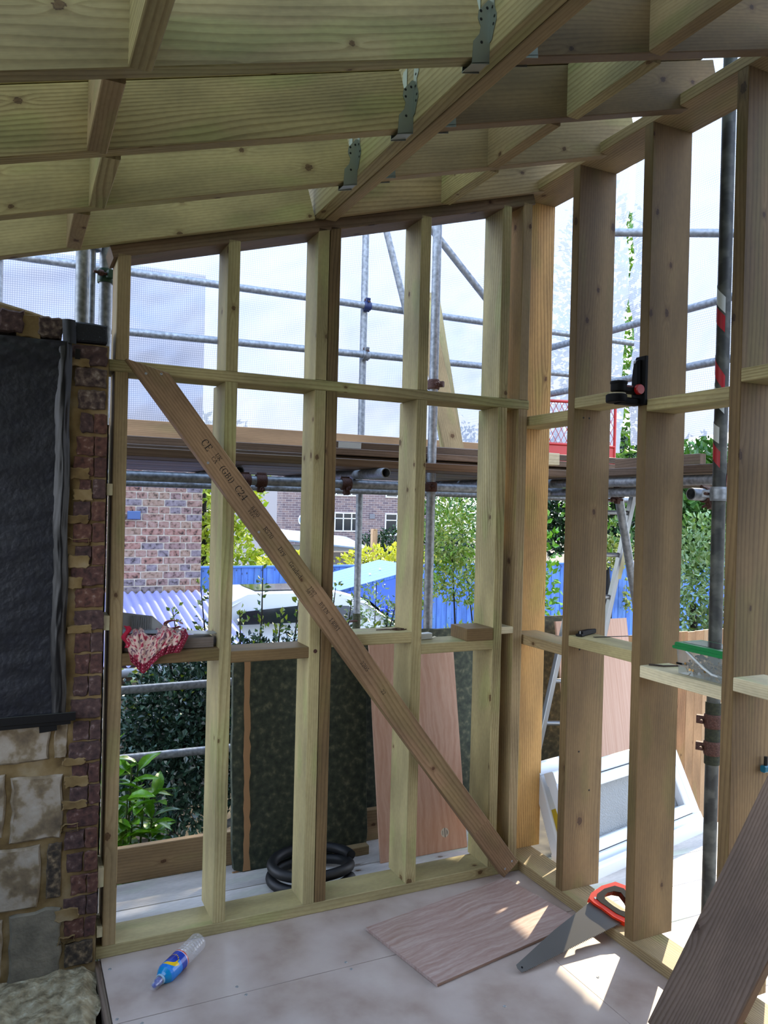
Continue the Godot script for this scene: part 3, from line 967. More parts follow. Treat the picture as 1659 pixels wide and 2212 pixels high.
	# right-hand lift
	for k in 3:
		var b = tbox(self, numbered("scaffold_board"), 0.66 + 0.24 * k, 0.885 + 0.24 * k, 1.8155, 1.853, -0.50, 2.4, 2, M.scaffold_board2, 0.003)
		tag(b, ["near board of the raised platform beyond the right wall", "middle board of the raised platform beyond the right wall", "outer board of the raised platform beyond the right wall"][k], "board", "platform boards beyond the right wall")
	var t1 = tbox(self, numbered("loose_board"), 0.95, 0.99, 1.8535, 1.93, -0.50, 0.10, 2, M.scaffold_board, 0.003)
	tag(t1, "reddish brown board on edge on the platform beyond the right wall", "board")
	tag(tbox(self, numbered("timber_offcut"), 0.36, 0.47, 1.868, 1.930, -0.46, -0.38, 0, M.pale, 0.003), "small pale timber offcut on the platform behind the corner", "offcut")
	# planks leaning on the platform
	var pl = timber(self, numbered("leaning_plank"), Vector3(0.46, 1.87, -1.42), Vector3(0.30, 3.02, -1.56), Vector3(1, 0, 0.2), 0.15, 0.025, M.green[2])
	tag(pl, "pale plank leaning upright behind the scaffold tube on the platform", "plank")
	var pl2 = timber(self, numbered("leaning_plank"), Vector3(0.44, 1.87, -1.34), Vector3(0.24, 2.80, -1.46), Vector3(1, 0, 0.4), 0.12, 0.02, M.tan[0])
	tag(pl2, "shorter plank half hidden behind the scaffold tube on the platform", "plank")
	# red brick guard
	var bg = thing("mesh_guard", "red framed wire mesh guard at the back corner of the platform", "guard", Vector3(1.55, 1.854, -2.02))
	for q in [[Vector3(0, 0.63, 0), Vector3(0.75, 0.66, 0)], [Vector3(0, 0.30, 0), Vector3(0.75, 0.31, 0)]]:
		inst(bg, "frame_bar", tube_mesh([q[0], q[1]], 0.012, 8), M.red)
	for x in [0.0, 0.75]:
		inst(bg, "frame_bar", tube_mesh([Vector3(x, 0.0, 0), Vector3(x, 0.65, 0)], 0.012, 8), M.red)
	inst(bg, "kick_plate", board_mesh(0.75, 0.26, 0.004, 0.001), M.red, Transform3D(Basis(), Vector3(0.375, 0.17, 0)))
	var ws = new_st()
	for k in 22:
		var x = -0.25 + 0.055 * k
		add_tube(ws, [Vector3(clampf(x, 0, 0.75), 0.3 + (clampf(x, 0, 0.75) - x) * 1.6, 0), Vector3(minf(x + 0.21, 0.75), 0.3 + (minf(x + 0.21, 0.75) - x) * 1.6, 0)], 0.0022, 5)
		add_tube(ws, [Vector3(clampf(0.75 - x, 0, 0.75), 0.3 + (0.75 - x - clampf(0.75 - x, 0, 0.75)) * 1.6, 0.003), Vector3(maxf(0.54 - x, 0), 0.3 + (0.75 - x - maxf(0.54 - x, 0)) * 1.6, 0.003)], 0.0022, 5)
	var wm = inst(bg, "wire_mesh", ws.commit(), M.red)
	wm.set_meta("kind", "stuff")
	# sheeting
	sheet("scaffold_sheet", "white reinforced plastic sheeting hung along the back of the scaffold", Vector3(-4.2, 2.02, -2.42), Vector3(2.72, 2.16, -2.42), Vector3(0, 3.1, 0), Vector3(0, 0, 1), 0.05, 3, M.sheet)
	sheet("scaffold_sheet", "white reinforced plastic sheeting hung beyond the right wall", Vector3(1.86, 2.11, -1.36), Vector3(1.86, 2.22, 3.2), Vector3(0, 3.1, 0), Vector3(-1, 0, 0), 0.05, 8, M.sheet)
	sheet("roof_sheet", "unseen pale plastic sheeting placed above the joists to soften the light from above", Vector3(-2.7, 2.647, -0.16), Vector3(0.30, 3.53, -0.16), Vector3(0, 0.0, 1.85), Vector3(0, -1, 0), 0.03, 12, M.roof_sheet)  # unseen sheet, its height and extent set for the light on the joists

func tag(o: Node, label: String, category: String, group := "") -> Node:
	o.set_meta("label", label)
	o.set_meta("category", category)
	if group != "":
		o.set_meta("group", group)
	return o

func sheet(called: String, label: String, a: Vector3, b: Vector3, rise: Vector3, out: Vector3, amp: float, sd: int, mat: Material) -> void:
	var nz = FastNoiseLite.new()
	nz.seed = sd
	nz.frequency = 1.0
	nz.fractal_octaves = 4
	var L = a.distance_to(b)
	var H = rise.length()
	var m = grid_mesh(120, 90, func(u, v):
		var k = nz.get_noise_2d(u * L * 0.9 + v * 1.2, v * H * 1.5 - u * 2.0) * amp * 1.6
		k += absf(sin(u * L * 1.4 + v * 2.0 + sin(v * 4.0))) * amp * 0.5
		k += nz.get_noise_2d(u * L * 5.0, v * H * 4.0 + u * 3.0) * amp * 0.25
		return a.lerp(b, u) + rise * v + out * k)
	var o = inst(self, numbered(called), m, mat.duplicate())
	o.material_override.uv1_scale = Vector3(L / 0.105, H / 0.105, 1)
	tag(o, label, "sheeting")

# ---------------------------------------------------------------- on the boards outside the walls
func build_deck_things() -> void:
	var d = structure("deck", "pale grey boards laid outside the timber walls at floor level", "deck")
	for k in 2:
		tbox(d, "deck_board", -3.2, 0.16, -0.068, -0.03, -0.375 - 0.229 * k, -0.152 - 0.229 * k, 0, M.deck, 0.002)
	for k in 8:
		tbox(d, "deck_board", 0.155, 2.0, -0.068, -0.03, 0.116 + 0.226 * (k - 1), 0.339 + 0.226 * (k - 1), 0, M.deck, 0.002)
	var tb = tbox(self, numbered("toe_board"), -3.2, 0.1, -0.0295, 0.122, -0.640, -0.604, 0, wood(0, Color(0.66, 0.55, 0.40)), 0.003)
	tag(tb, "weathered brown board on edge along the far side of the outside boards", "board")
	# dark green mottled boards
	var b = thing("green_board", "large dark green mottled board standing outside behind the stud wall", "board", Vector3(-0.815, -0.03, -0.515))
	b.rotation.x = -0.075
	inst(b, "face", prism_mesh(rough_rect(-0.365, 0.300, 0.0, 0.985, 0.003, 12), -0.03, 0.0, 0.002), M.mottle)
	var strip = pv([])
	for k in 26:
		strip.append(Vector2(-0.312 + rng.randf_range(-0.003, 0.003), 0.004 + k * 0.0392))
	for k in 26:
		strip.append(Vector2(-0.283 + rng.randf_range(-0.004, 0.004), 0.984 - k * 0.0392))
	inst(b, "torn_strip", prism_mesh(strip, 0.0, 0.002), M.hardboard)
	inst(b, "frayed_end", prism_mesh(rough_rect(-0.36, -0.27, -0.028, 0.006, 0.009, 6), -0.02, -0.004, 0.002), M.hardboard)
	var b2 = thing("green_board", "dark green mottled board mostly hidden behind the pink plywood sheet", "board", Vector3(-0.02, -0.03, -0.66))
	b2.rotation.x = -0.05
	inst(b2, "face", prism_mesh(rough_rect(-0.62, 0.28, 0.0, 1.02, 0.003, 12), -0.03, 0.0, 0.002), M.mottle)
	# pink plywood leaning on it
	var p = thing("plywood_sheet", "pinkish plywood sheet with a round sticker leaning outside the stud wall", "plywood", Vector3(-0.285, -0.03, -0.36))
	p.rotation.x = -0.19
	var face = board_mesh(1.02, 0.47, 0.012, 0.0006, 1.0, 1.0)
	inst(p, "sheet", face, M.pink_ply, Transform3D(Basis(Vector3.BACK, PI / 2), Vector3(0, 0.51, 0)))
	var stk = inst(p, "sticker", tube_mesh([Vector3(0.115, 0.085, 0.0055), Vector3(0.115, 0.085, 0.0066)], 0.022, 28), plain(Color(0.80, 0.79, 0.74), 0.6))
	inst(stk, "sticker_bar", board_mesh(0.004, 0.044, 0.0004, 0.0001), plain(Color(0.35, 0.34, 0.33)), Transform3D(Basis(), Vector3(0.115, 0.085, 0.0068)))
	for q in [[-0.012, 0.02], [0.010, 0.024], [0.014, 0.014]]:
		inst(stk, "sticker_print", board_mesh(0.003, q[1], 0.0004, 0.0001), plain(Color(0.45, 0.44, 0.42)), Transform3D(Basis(), Vector3(0.115 + q[0], 0.085, 0.0068)))
	tag(tbox(self, numbered("batten"), -0.70, -0.53, -0.0295, 0.012, -0.508, -0.466, 0, M.tan[0]), "short timber batten lying on the outside boards beside the hose", "batten")
	# coiled hose
	var pts = []
	for k in 97:
		var t = k / 96.0
		var a = t * TAU * 1.9 + 0.6
		var r = 0.178 + 0.012 * sin(t * 9.0)
		pts.append(Vector3(-0.865 + cos(a) * r, -0.004 + 0.052 * smoothstep(0.35, 0.6, t), -0.325 + sin(a) * r * 0.82))
	var hs = inst(self, numbered("hose"), tube_mesh(pts, 0.0225, 14), M.rubber)
	tag(hs, "thick black rubber hose coiled on the outside boards", "hose")
	var so = tube_mesh([Vector3(-1.735, -0.0, -0.10), Vector3(-1.70, 0.012, -0.17)], 0.008, 8)
	tag(inst(self, numbered("stop_bolt"), so, M.rust), "small rusty bolt at the foot of the stud next to the bricks", "bolt")
	# old windows lying beyond the right wall
	window_unit("old_window", "white plastic window with frosted glass propped outside the right wall", Vector3(0.237, 0.0, 0.147), Vector3(1.21, 0.0, -0.075), 0.45, 0.464, true)
	window_unit("old_window", "bare white window frame with a yellow sticker propped behind the corner", Vector3(0.215, -0.02, 0.02), Vector3(0.46, -0.02, -0.035), 0.47, 0.38, false)
	var pb = timber(self, numbered("plywood_sheet"), Vector3(1.32, -0.03, -0.92), Vector3(1.32, 0.93, -1.10), Vector3(1, 0, 0.05), 0.56, 0.018, M.pink_ply, 0.0006)
	tag(pb, "pinkish plywood sheet standing behind the frosted window", "plywood")
	var gb = timber(self, numbered("green_board"), Vector3(0.98, -0.03, -1.18), Vector3(0.98, 0.94, -1.27), Vector3(1, 0, 0.05), 0.50, 0.03, M.mottle, 0.001)
	tag(gb, "dark green mottled board standing outside behind the ladder", "board")
	ladder()

func text(parent: Node, called: String, s: String, size: float, at: Vector3, basis: Basis, mat: Material, serif := false) -> MeshInstance3D:
	var t = TextMesh.new()
	var f = SystemFont.new()
	f.font_names = PackedStringArray(["Droid Serif" if serif else "Droid Sans"])
	t.font = f
	t.text = s
	t.font_size = 32
	t.pixel_size = size / 32.0
	t.depth = 0.0004
	t.curve_step = 4.0
	return inst(parent, called, t, mat, Transform3D(basis, at))

# window of a sill from a to b, leaning back from its foot
func window_unit(called: String, label: String, a: Vector3, b: Vector3, h: float, lean: float, glazed: bool) -> void:
	var w = thing(called, label, "window", a, "old windows outside the right wall")
	var L = a.distance_to(b)
	var x = (b - a).normalized()
	var back = Vector3(x.z, 0, -x.x)
	if back.z > 0 and called == "old_window" and absf(back.z) > 0.5:
		back = -back
	var y = (Vector3.UP * cos(lean) + back * sin(lean)).normalized()
	w.transform = Transform3D(Basis(x, y, x.cross(y)), a)
	var F = 0.062
	var D = 0.06
	var wm: Material = M.white
	inst(w, "bottom_rail", board_mesh(L, F, D, 0.006), wm, Transform3D(Basis(), Vector3(L / 2, F / 2, 0)))
	inst(w, "top_rail", board_mesh(L, F, D, 0.006), wm, Transform3D(Basis(), Vector3(L / 2, h - F / 2, 0)))
	for s in [F / 2, L - F / 2]:
		inst(w, "jamb", board_mesh(h - 2 * F, F, D, 0.006), wm, Transform3D(Basis(Vector3.BACK, PI / 2), Vector3(s, h / 2, 0)))
	inst(w, "gasket", board_mesh(L - 2 * F, 0.006, D * 0.7, 0.001), M.black, Transform3D(Basis(), Vector3(L / 2, F + 0.003, 0)))
	if glazed:
		inst(w, "sill", board_mesh(L + 0.02, 0.10, 0.03, 0.006), wm, Transform3D(Basis(Vector3.RIGHT, 0.9), Vector3(L / 2, -0.008, 0.035)))
		inst(w, "pane", board_mesh(L - 2 * F, h - 2 * F, 0.006, 0.0005), M.frosted, Transform3D(Basis(), Vector3(L / 2, h / 2, -0.01)))
		var sash = Node3D.new()
		sash.name = "sash"
		w.add_child(sash)
		for s in [[L / 2, F + 0.03, L - 2 * F, 0], [L / 2, h - F - 0.03, L - 2 * F, 0], [F + 0.03, h / 2, h - 2 * F - 0.1, 1], [L - F - 0.03, h / 2, h - 2 * F - 0.1, 1]]:
			inst(sash, "sash_rail", board_mesh(s[2], 0.05, 0.05, 0.005), wm, Transform3D(Basis(Vector3.BACK, PI / 2 * s[3]), Vector3(s[0], s[1], 0.012)))
		var hd = inst(w, "handle", tube_mesh([Vector3(L * 0.42, F + 0.03, 0.045), Vector3(L * 0.42, F + 0.035, 0.062), Vector3(L * 0.45, F + 0.13, 0.066)], 0.008, 10), wm)
		hd.name = "handle"
	else:
		inst(w, "mullion", board_mesh(h - 2 * F, 0.05, D, 0.005), wm, Transform3D(Basis(Vector3.BACK, PI / 2), Vector3(L * 0.55, h / 2, 0)))
		inst(w, "warning_sticker", board_mesh(0.035, 0.11, 0.001, 0.0002), plain(Color(0.72, 0.62, 0.08), 0.5), Transform3D(Basis(), Vector3(F / 2, h * 0.42, D / 2 + 0.001)))

func ladder() -> void:
	var l = thing("ladder", "aluminium ladder leaning on the scaffold beyond the right wall", "ladder", Vector3(0.68, -0.03, -0.86))
	var a0 = Vector3(0.0, 0.0, 0.0)
	var lean = Vector3(0.178, 1.0, 0.075)
	var acr = Vector3(0.225, 0.0, 0.090)
	var alu: Material = plain(Color(0.66, 0.68, 0.70), 0.38, 0.8)
	for s in [0.0, 1.0]:
		var p0: Vector3 = a0 + acr * s
		timber(l, "stile", p0, p0 + lean * 1.80, acr, 0.026, 0.062, alu, 0.003)
	for k in 7:
		var p: Vector3 = a0 + lean * (0.16 + 0.25 * k)
		inst(l, "rung", tube_mesh([p - acr * 0.04, p + acr * 1.04], 0.0135, 12), alu)
	var stp: Vector3 = a0 + acr * 1.0 + lean * 1.27
	var pl = timber(l, "maker_label", stp + Vector3(0, 0, 0.033), stp + lean * 0.27 + Vector3(0, 0, 0.033), acr, 0.022, 0.001, plain(Color(0.86, 0.84, 0.68), 0.5), 0.0002)
	for k in 6:
		timber(pl, "label_print", Vector3(-0.05 + k * 0.017, -0.006, 0.0008), Vector3(-0.045 + k * 0.017, 0.007 - 0.004 * (k % 2), 0.0008), Vector3(1, 0, 0), 0.004, 0.0006, M.black, 0.0001)
	for k in [-1, 0, 1]:
		for e in [0.03, 0.235]:
			timber(pl, "label_stripe", Vector3(e - 0.135 + k * 0.012, -0.011, 0.0008), Vector3(e - 0.130 + k * 0.012, 0.011, 0.0008), Vector3(1, 0, 0), 0.005, 0.0006, M.black, 0.0001)

# ---------------------------------------------------------------- garden and houses
const GROUND := -0.95

func add_leaf(st: SurfaceTool, at: Vector3, dir: Vector3, up: Vector3, L: float, W: float, col: Color, fold := 0.25) -> void:
	var d = dir.normalized()
	var s = d.cross(up)
	if s.length() < 0.01:
		s = d.cross(Vector3.RIGHT)
	s = s.normalized()
	var n = s.cross(d).normalized()
	var b = at
	var t = at + d * L - n * L * 0.12
	var l = at + d * L * 0.45 + s * W / 2 + n * W * fold
	var r = at + d * L * 0.45 - s * W / 2 + n * W * fold
	st.set_color(col)
	tri(st, b, r, t)
	st.set_color(col)
	tri(st, b, t, l)

func rdir() -> Vector3:
	var z = rng.randf_range(-1, 1)
	var a = rng.randf() * TAU
	var q = sqrt(1 - z * z)
	return Vector3(q * cos(a), z, q * sin(a))

# leaves over a set of ellipsoids: [centre, radii, count]
func foliage_mesh(balls: Array, size: float, wide: float, cols: Array, inside := 0.35) -> ArrayMesh:
	var st = new_st()
	var nz = FastNoiseLite.new()
	nz.seed = rng.randi() % 1000
	nz.frequency = 1.1
	for b in balls:
		for k in b[2]:
			var d = rdir()
			var rad = pow(rng.randf(), inside) * (0.9 + 0.22 * nz.get_noise_3dv(d * 3.0 + b[0]))
			var p: Vector3 = b[0] + d * rad * b[1]
			var dir = (d * 0.7 + rdir() * 0.8 + Vector3(0, 0.15, 0))
			var c: Color = cols[rng.randi() % cols.size()]
			c = c.lerp(cols[0], 0.3)
			var g = rng.randf_range(0.75, 1.2)
			c = Color(c.r * g, c.g * g, c.b * g)
			var L = size * rng.randf_range(0.7, 1.3)
			add_leaf(st, p, dir, rdir(), L, L * wide, c)
	return st.commit()

func plant(called: String, label: String, category: String, at: Vector3, balls: Array, size: float, wide: float, cols: Array, stems: Array, group := "", mat: Material = null) -> Node3D:
	var t = thing(called, label, category, at, group)
	var lc = []
	for c in cols:
		lc.append((c as Color).srgb_to_linear())
	var f = inst(t, "foliage", foliage_mesh(balls, size, wide, lc), mat if mat != null else M.leaf[0])
	f.set_meta("kind", "stuff")
	for s in stems:
		inst(t, "stem", tube_mesh(s[0], s[1], 7), M.bark)
	return t

func B(x: float, y: float, z: float, rx: float, ry: float, rz: float, n: int) -> Array:
	return [Vector3(x, y, z), Vector3(rx, ry, rz), n]

func build_garden() -> void:
	var g = structure("ground", "bare garden ground below the scaffold", "ground")
	panel(g, "soil", -30, 40, GROUND - 0.2, GROUND, -60, 12, tri_mat(noise_tex(81, 0.02, [[0.0, Color(0.13, 0.11, 0.08)], [0.5, Color(0.24, 0.21, 0.15)], [1.0, Color(0.36, 0.33, 0.25)]]), 0.4))
	neighbour_house()
	far_house()
	blue_fence()
	garden_fence()
	lean_to()
	car()
	blue_shed()
	garden_shed()
	plants()

func neighbour_house() -> void:
	var h = thing("neighbour_house", "brown brick side wall of the house next door at the left", "house", Vector3(-0.28, GROUND, -5.42))
	# textured courses where the wall is hidden or far from view
	var bt = brick_tex(Color(0.40, 0.29, 0.26), Color(0.29, 0.23, 0.25), Color(0.66, 0.62, 0.56))
	var m = plain(Color.WHITE, 0.9)
	m.albedo_texture = bt
	m.uv1_triplanar = true
	m.uv1_world_triplanar = true
	m.uv1_scale = Vector3.ONE * (1.0 / 0.9)
	inst(h, "wall", board_mesh(4.2, 5.0, 3.0, 0.002), m, Transform3D(Basis(), Vector3(-2.115, 2.5, -1.515)))
	var mm = plain(Color(0.80, 0.77, 0.71), 0.95)
	inst(h, "mortar_bed", board_mesh(1.26, 1.62, 0.01, 0.001), mm, Transform3D(Basis(), Vector3(-0.63, 2.28, -0.006)))
	var bm = []
	for c in [Color(0.56, 0.44, 0.39), Color(0.52, 0.42, 0.40), Color(0.58, 0.43, 0.38), Color(0.47, 0.43, 0.45), Color(0.57, 0.47, 0.40)]:
		bm.append(tri_mat(noise_tex(90 + bm.size(), 0.03, [[0.0, Color(0.10, 0.08, 0.09)], [0.22, c.darkened(0.3)], [0.4, c], [1.0, c.lightened(0.22)]], 256, 5), 2.2, 0.9))
	var stretcher = []
	var header = []
	for v in 3:
		stretcher.append(prism_mesh(rough_rect(0.0, 0.215, 0.0, 0.064, 0.0015, 3), 0.0, 0.006, 0.002))
		header.append(prism_mesh(rough_rect(0.0, 0.1025, 0.0, 0.064, 0.0015, 3), 0.0, 0.006, 0.002))
	for r in 21:
		var y = 1.49 + r * 0.075
		var x = 0.0
		var first = true
		while x > -1.20:
			var st = r % 2 == 0
			var w = 0.215 if st else 0.1025
			if first and st:
				w = 0.159
				first = false
				x -= w
				var mesh = prism_mesh(rough_rect(0.0, w, 0.0, 0.064, 0.0015, 3), 0.0, 0.006, 0.002)
				inst(h, "brick", mesh, bm[rng.randi() % 5], Transform3D(Basis(), Vector3(x, y, 0)))
				x -= 0.011
				continue
			x -= w
			inst(h, "brick", (stretcher if st else header)[rng.randi() % 3], bm[rng.randi() % 5], Transform3D(Basis(), Vector3(x, y, 0)))
			x -= 0.011
	inst(h, "alarm_box", board_mesh(0.125, 0.085, 0.05, 0.006), plain(Color(0.30, 0.40, 0.58), 0.5), Transform3D(Basis(), Vector3(-0.70, 2.44, 0.03)))
	inst(h, "flashing", board_mesh(2.6, 0.10, 0.02, 0.003), plain(Color(0.42, 0.46, 0.52), 0.5), Transform3D(Basis(Vector3.RIGHT, -0.3), Vector3(-1.30, 1.45, 0.02)))

func brick_tex(a: Color, b: Color, mortar: Color) -> ImageTexture:
	var r = RandomNumberGenerator.new()
	r.seed = 5
	var t = {}
	return img_tex(256, 256, func(x, y):
		var row = int(y / 21.34)
		var fy = fmod(y, 21.34)
		var xs = x + (row % 2) * 32
		var col = int(xs / 64)
		var fx = xs % 64
		if fy < 3.0 or fx < 3:
			return mortar
		var key = row * 100 + col % 4
		if not t.has(key):
			t[key] = r.randf()
		return a.lerp(b, t[key]))

func far_house() -> void:
	var h = thing("terrace_house", "distant brick house with white framed windows beyond the gardens", "house", Vector3(14.2, GROUND, -47.2))
	var m = plain(Color.WHITE, 0.95)
	m.albedo_texture = brick_tex(Color(0.50, 0.42, 0.40), Color(0.36, 0.31, 0.33), Color(0.62, 0.59, 0.57))
	m.uv1_triplanar = true
	m.uv1_world_triplanar = true
	m.uv1_scale = Vector3.ONE * (1.0 / 1.8)
	inst(h, "wall", board_mesh(11.4, 7.0, 6.0, 0.01), m, Transform3D(Basis(), Vector3(5.7, 3.5, -3.0)))
	# x, y, width, height, mullions
	for w in [[4.4, 3.97, 2.3, 1.1, 3], [8.1, 3.95, 0.9, 1.1, 0], [4.4, 1.57, 2.5, 1.25, 3], [8.1, 1.45, 0.9, 1.5, 0]]:
		var wn = Node3D.new()
		wn.name = "window"
		h.add_child(wn, true)
		wn.position = Vector3(w[0], w[1], 0.02)
		inst(wn, "glazing", board_mesh(w[2], w[3], 0.04, 0.001), M.glass_dark)
		for e in [-1, 1]:
			inst(wn, "frame_rail", board_mesh(w[2] + 0.08, 0.08, 0.06, 0.004), M.white, Transform3D(Basis(), Vector3(0, e * w[3] / 2, 0.01)))
			inst(wn, "frame_post", board_mesh(w[3], 0.08, 0.06, 0.004), M.white, Transform3D(Basis(Vector3.BACK, PI / 2), Vector3(e * w[2] / 2, 0, 0.01)))
		inst(wn, "frame_rail", board_mesh(w[2], 0.06, 0.06, 0.004), M.white, Transform3D(Basis(), Vector3(0, w[3] * 0.2, 0.01)))
		for k in w[4]:
			inst(wn, "frame_post", board_mesh(w[3], 0.07, 0.06, 0.004), M.white, Transform3D(Basis(Vector3.BACK, PI / 2), Vector3(w[2] * ((k + 1.0) / (w[4] + 1.0) - 0.5), 0, 0.01)))
	var roundm = tube_mesh([Vector3(0, 0, 0), Vector3(0, 0, 0.05)], 0.32, 20)
	for y in [1.67, 4.3]:
		var rw = inst(h, "porthole", roundm, M.white, Transform3D(Basis().scaled(Vector3(0.55, 1, 1)), Vector3(1.3, y, 0.0)))
		inst(rw, "porthole_pane", tube_mesh([Vector3(0, 0, 0.045), Vector3(0, 0, 0.056)], 0.22, 20), plain(Color(0.45, 0.55, 0.68), 0.1))
	inst(h, "vent", board_mesh(0.4, 0.35, 0.05, 0.01), plain(Color(0.42, 0.42, 0.44)), Transform3D(Basis(), Vector3(6.6, 2.0, 0.03)))
	var h2 = thing("white_house", "pale grey distant building half hidden by a yellow green tree", "house", Vector3(2.2, GROUND, -27.0))
	inst(h2, "wall", board_mesh(5.2, 4.6, 4.0, 0.01), plain(Color(0.62, 0.60, 0.60), 0.9), Transform3D(Basis(), Vector3(2.6, 2.3, -2.0)))
	inst(h2, "roof", board_mesh(5.6, 0.2, 4.6, 0.02), plain(Color(0.66, 0.68, 0.72), 0.7), Transform3D(Basis(), Vector3(2.6, 4.6, -2.0)))
	inst(h2, "window", board_mesh(0.9, 1.2, 0.1, 0.01), M.glass_dark, Transform3D(Basis(), Vector3(2.2, 2.3, 0.0)))

func blue_fence() -> void:
	var f = thing("blue_fence", "bright blue painted board fence across the bottom of the garden", "fence", Vector3(-1.0, GROUND, -8.7))
	var ms = []
	for v in 3:
		ms.append(board_mesh(1.62 + v * 0.004, 0.102, 0.018, 0.003))
	var bl = [M.fence_blue, wood(1, Color(0.41, 0.58, 0.90)), wood(0, Color(0.35, 0.53, 0.86))]
	for k in 132:
		inst(f, "fence_board", ms[k % 3], bl[rng.randi() % 3], Transform3D(Basis(Vector3.BACK, PI / 2).rotated(Vector3.UP, 0.06), Vector3(0.1 * k, 0.81, 0.004 * (k % 2))))
	for k in 2:
		inst(f, "rail", board_mesh(13.2, 0.08, 0.04), M.fence_blue, Transform3D(Basis(), Vector3(6.6, 0.3 + k * 1.0, -0.05)))
	inst(f, "capping", board_mesh(13.2, 0.03, 0.06), M.fence_blue, Transform3D(Basis(), Vector3(6.6, 1.635, 0)))

func garden_fence() -> void:
	var f = thing("garden_fence", "brown close board fence standing close beyond the right wall", "fence", Vector3(1.9, GROUND, -1.55))
	var ms = []
	for v in 3:
		ms.append(board_mesh(1.66 + v * 0.006, 0.098, 0.016, 0.002))
	var tn = [M.fence_tan, wood(1, Color(0.66, 0.47, 0.30)), wood(3, Color(0.72, 0.55, 0.38))]
	for k in 34:
		inst(f, "fence_board", ms[k % 3], tn[rng.randi() % 3], Transform3D(Basis(Vector3.BACK, PI / 2).rotated(Vector3.UP, 0.08), Vector3(0.095 * k, 0.83, -0.006 * k)))
	inst(f, "rail", board_mesh(3.2, 0.08, 0.04), M.brown[0], Transform3D(Basis(Vector3.UP, 0.063), Vector3(1.55, 1.2, -0.13)))
	var lf = thing("old_fence", "old grey weathered fence panel low behind the holly", "fence", Vector3(-2.5, GROUND, -3.25))
	for k in 12:
		inst(lf, "fence_board", board_mesh(rng.randf_range(1.15, 1.25), 0.14, 0.018), M.grey_wood, Transform3D(Basis(Vector3.BACK, PI / 2), Vector3(0.145 * k, 0.6, 0)))
	inst(lf, "rail", board_mesh(1.7, 0.07, 0.05), M.deck, Transform3D(Basis(), Vector3(0.8, 0.92, 0.04)))
	inst(lf, "rail", board_mesh(1.7, 0.07, 0.05), M.deck, Transform3D(Basis(), Vector3(0.8, 0.32, 0.04)))

func lean_to() -> void:
	var l = thing("lean_to_roof", "purplish corrugated plastic roof below the neighbouring brick wall", "roof", Vector3(-1.9, 0.5, -4.4))
	var m = plain(Color(0.60, 0.61, 0.80), 0.2)
	m.metallic_specular = 0.7
	inst(l, "corrugated_sheet", grid_mesh(220, 8, func(u, v):
		return Vector3(-1.2 + u * 2.9, 0.20 - v * 0.34 + 0.016 * sin(u * TAU * 36.0), -0.95 + v * 2.0), 0.004), m)
	inst(l, "edge_beam", board_mesh(2.9, 0.10, 0.05), M.dark, Transform3D(Basis(), Vector3(0.25, -0.24, 1.0)))
	inst(l, "gutter", tube_mesh([Vector3(-1.2, -0.19, 1.06), Vector3(1.7, -0.19, 1.06)], 0.035, 10), plain(Color(0.55, 0.56, 0.58), 0.4))
	for x in [-1.0, 0.3, 1.6]:
		inst(l, "post", board_mesh(1.2, 0.08, 0.08), M.dark, Transform3D(Basis(Vector3.BACK, PI / 2), Vector3(x, -0.86, 0.98)))
	# blue corrugated shelter beyond the car
func blue_shed() -> void:
	var s = thing("garden_shelter", "low shelter with a pale blue ribbed plastic roof before the blue fence", "shelter", Vector3(1.95, GROUND, -7.75))
	var m = plain(Color(0.55, 0.66, 0.86), 0.2)
	inst(s, "ribbed_roof", grid_mesh(8, 200, func(u, v):
		return Vector3(-0.45 + u * 1.75, 1.32 + u * 0.42 + 0.010 * sin(v * TAU * 26.0), 0.75 - v * 1.5), 0.004), m)
	inst(s, "front_panel", board_mesh(1.8, 0.34, 0.02), plain(Color(0.22, 0.36, 0.70), 0.6), Transform3D(Basis(Vector3.BACK, 0.235), Vector3(0.42, 1.30, 0.72)))
	for x in [-0.4, 1.2]:
		for z in [-0.7, 0.7]:
			inst(s, "post", board_mesh(1.25, 0.06, 0.06), plain(Color(0.22, 0.36, 0.70), 0.6), Transform3D(Basis(Vector3.BACK, PI / 2), Vector3(x, 0.63, z)))
	for k in 7:
		inst(s, "roof_fixing", tube_mesh([Vector3(-0.3 + 0.24 * k, 1.37 + 0.0576 * k, 0.5 - 0.17 * (k % 3)), Vector3(-0.3 + 0.24 * k, 1.39 + 0.0576 * k, 0.5 - 0.17 * (k % 3))], 0.018, 8), M.white)
	var v = thing("garden_tap", "small bright blue valve wheel on a post near the car", "valve", Vector3(1.66, GROUND, -4.85))
	inst(v, "post", tube_mesh([Vector3(0, 0, 0), Vector3(0, 1.42, 0)], 0.016, 8), M.black)
	for k in 4:
		var a = k * TAU / 4 + 0.4
		inst(v, "lobe", lathe_mesh([Vector2(0, -0.02), Vector2(0.03, -0.012), Vector2(0.036, 0.0), Vector2(0.03, 0.012), Vector2(0, 0.02)], 10), plain(Color(0.03, 0.25, 0.85), 0.35), Transform3D(Basis(), Vector3(cos(a) * 0.05, 1.45, sin(a) * 0.05)))
	inst(v, "hub", lathe_mesh([Vector2(0, 0.07), Vector2(0.022, 0.05), Vector2(0.026, 0), Vector2(0, -0.02)], 10), plain(Color(0.03, 0.25, 0.85), 0.35), Transform3D(Basis(), Vector3(0, 1.45, 0)))

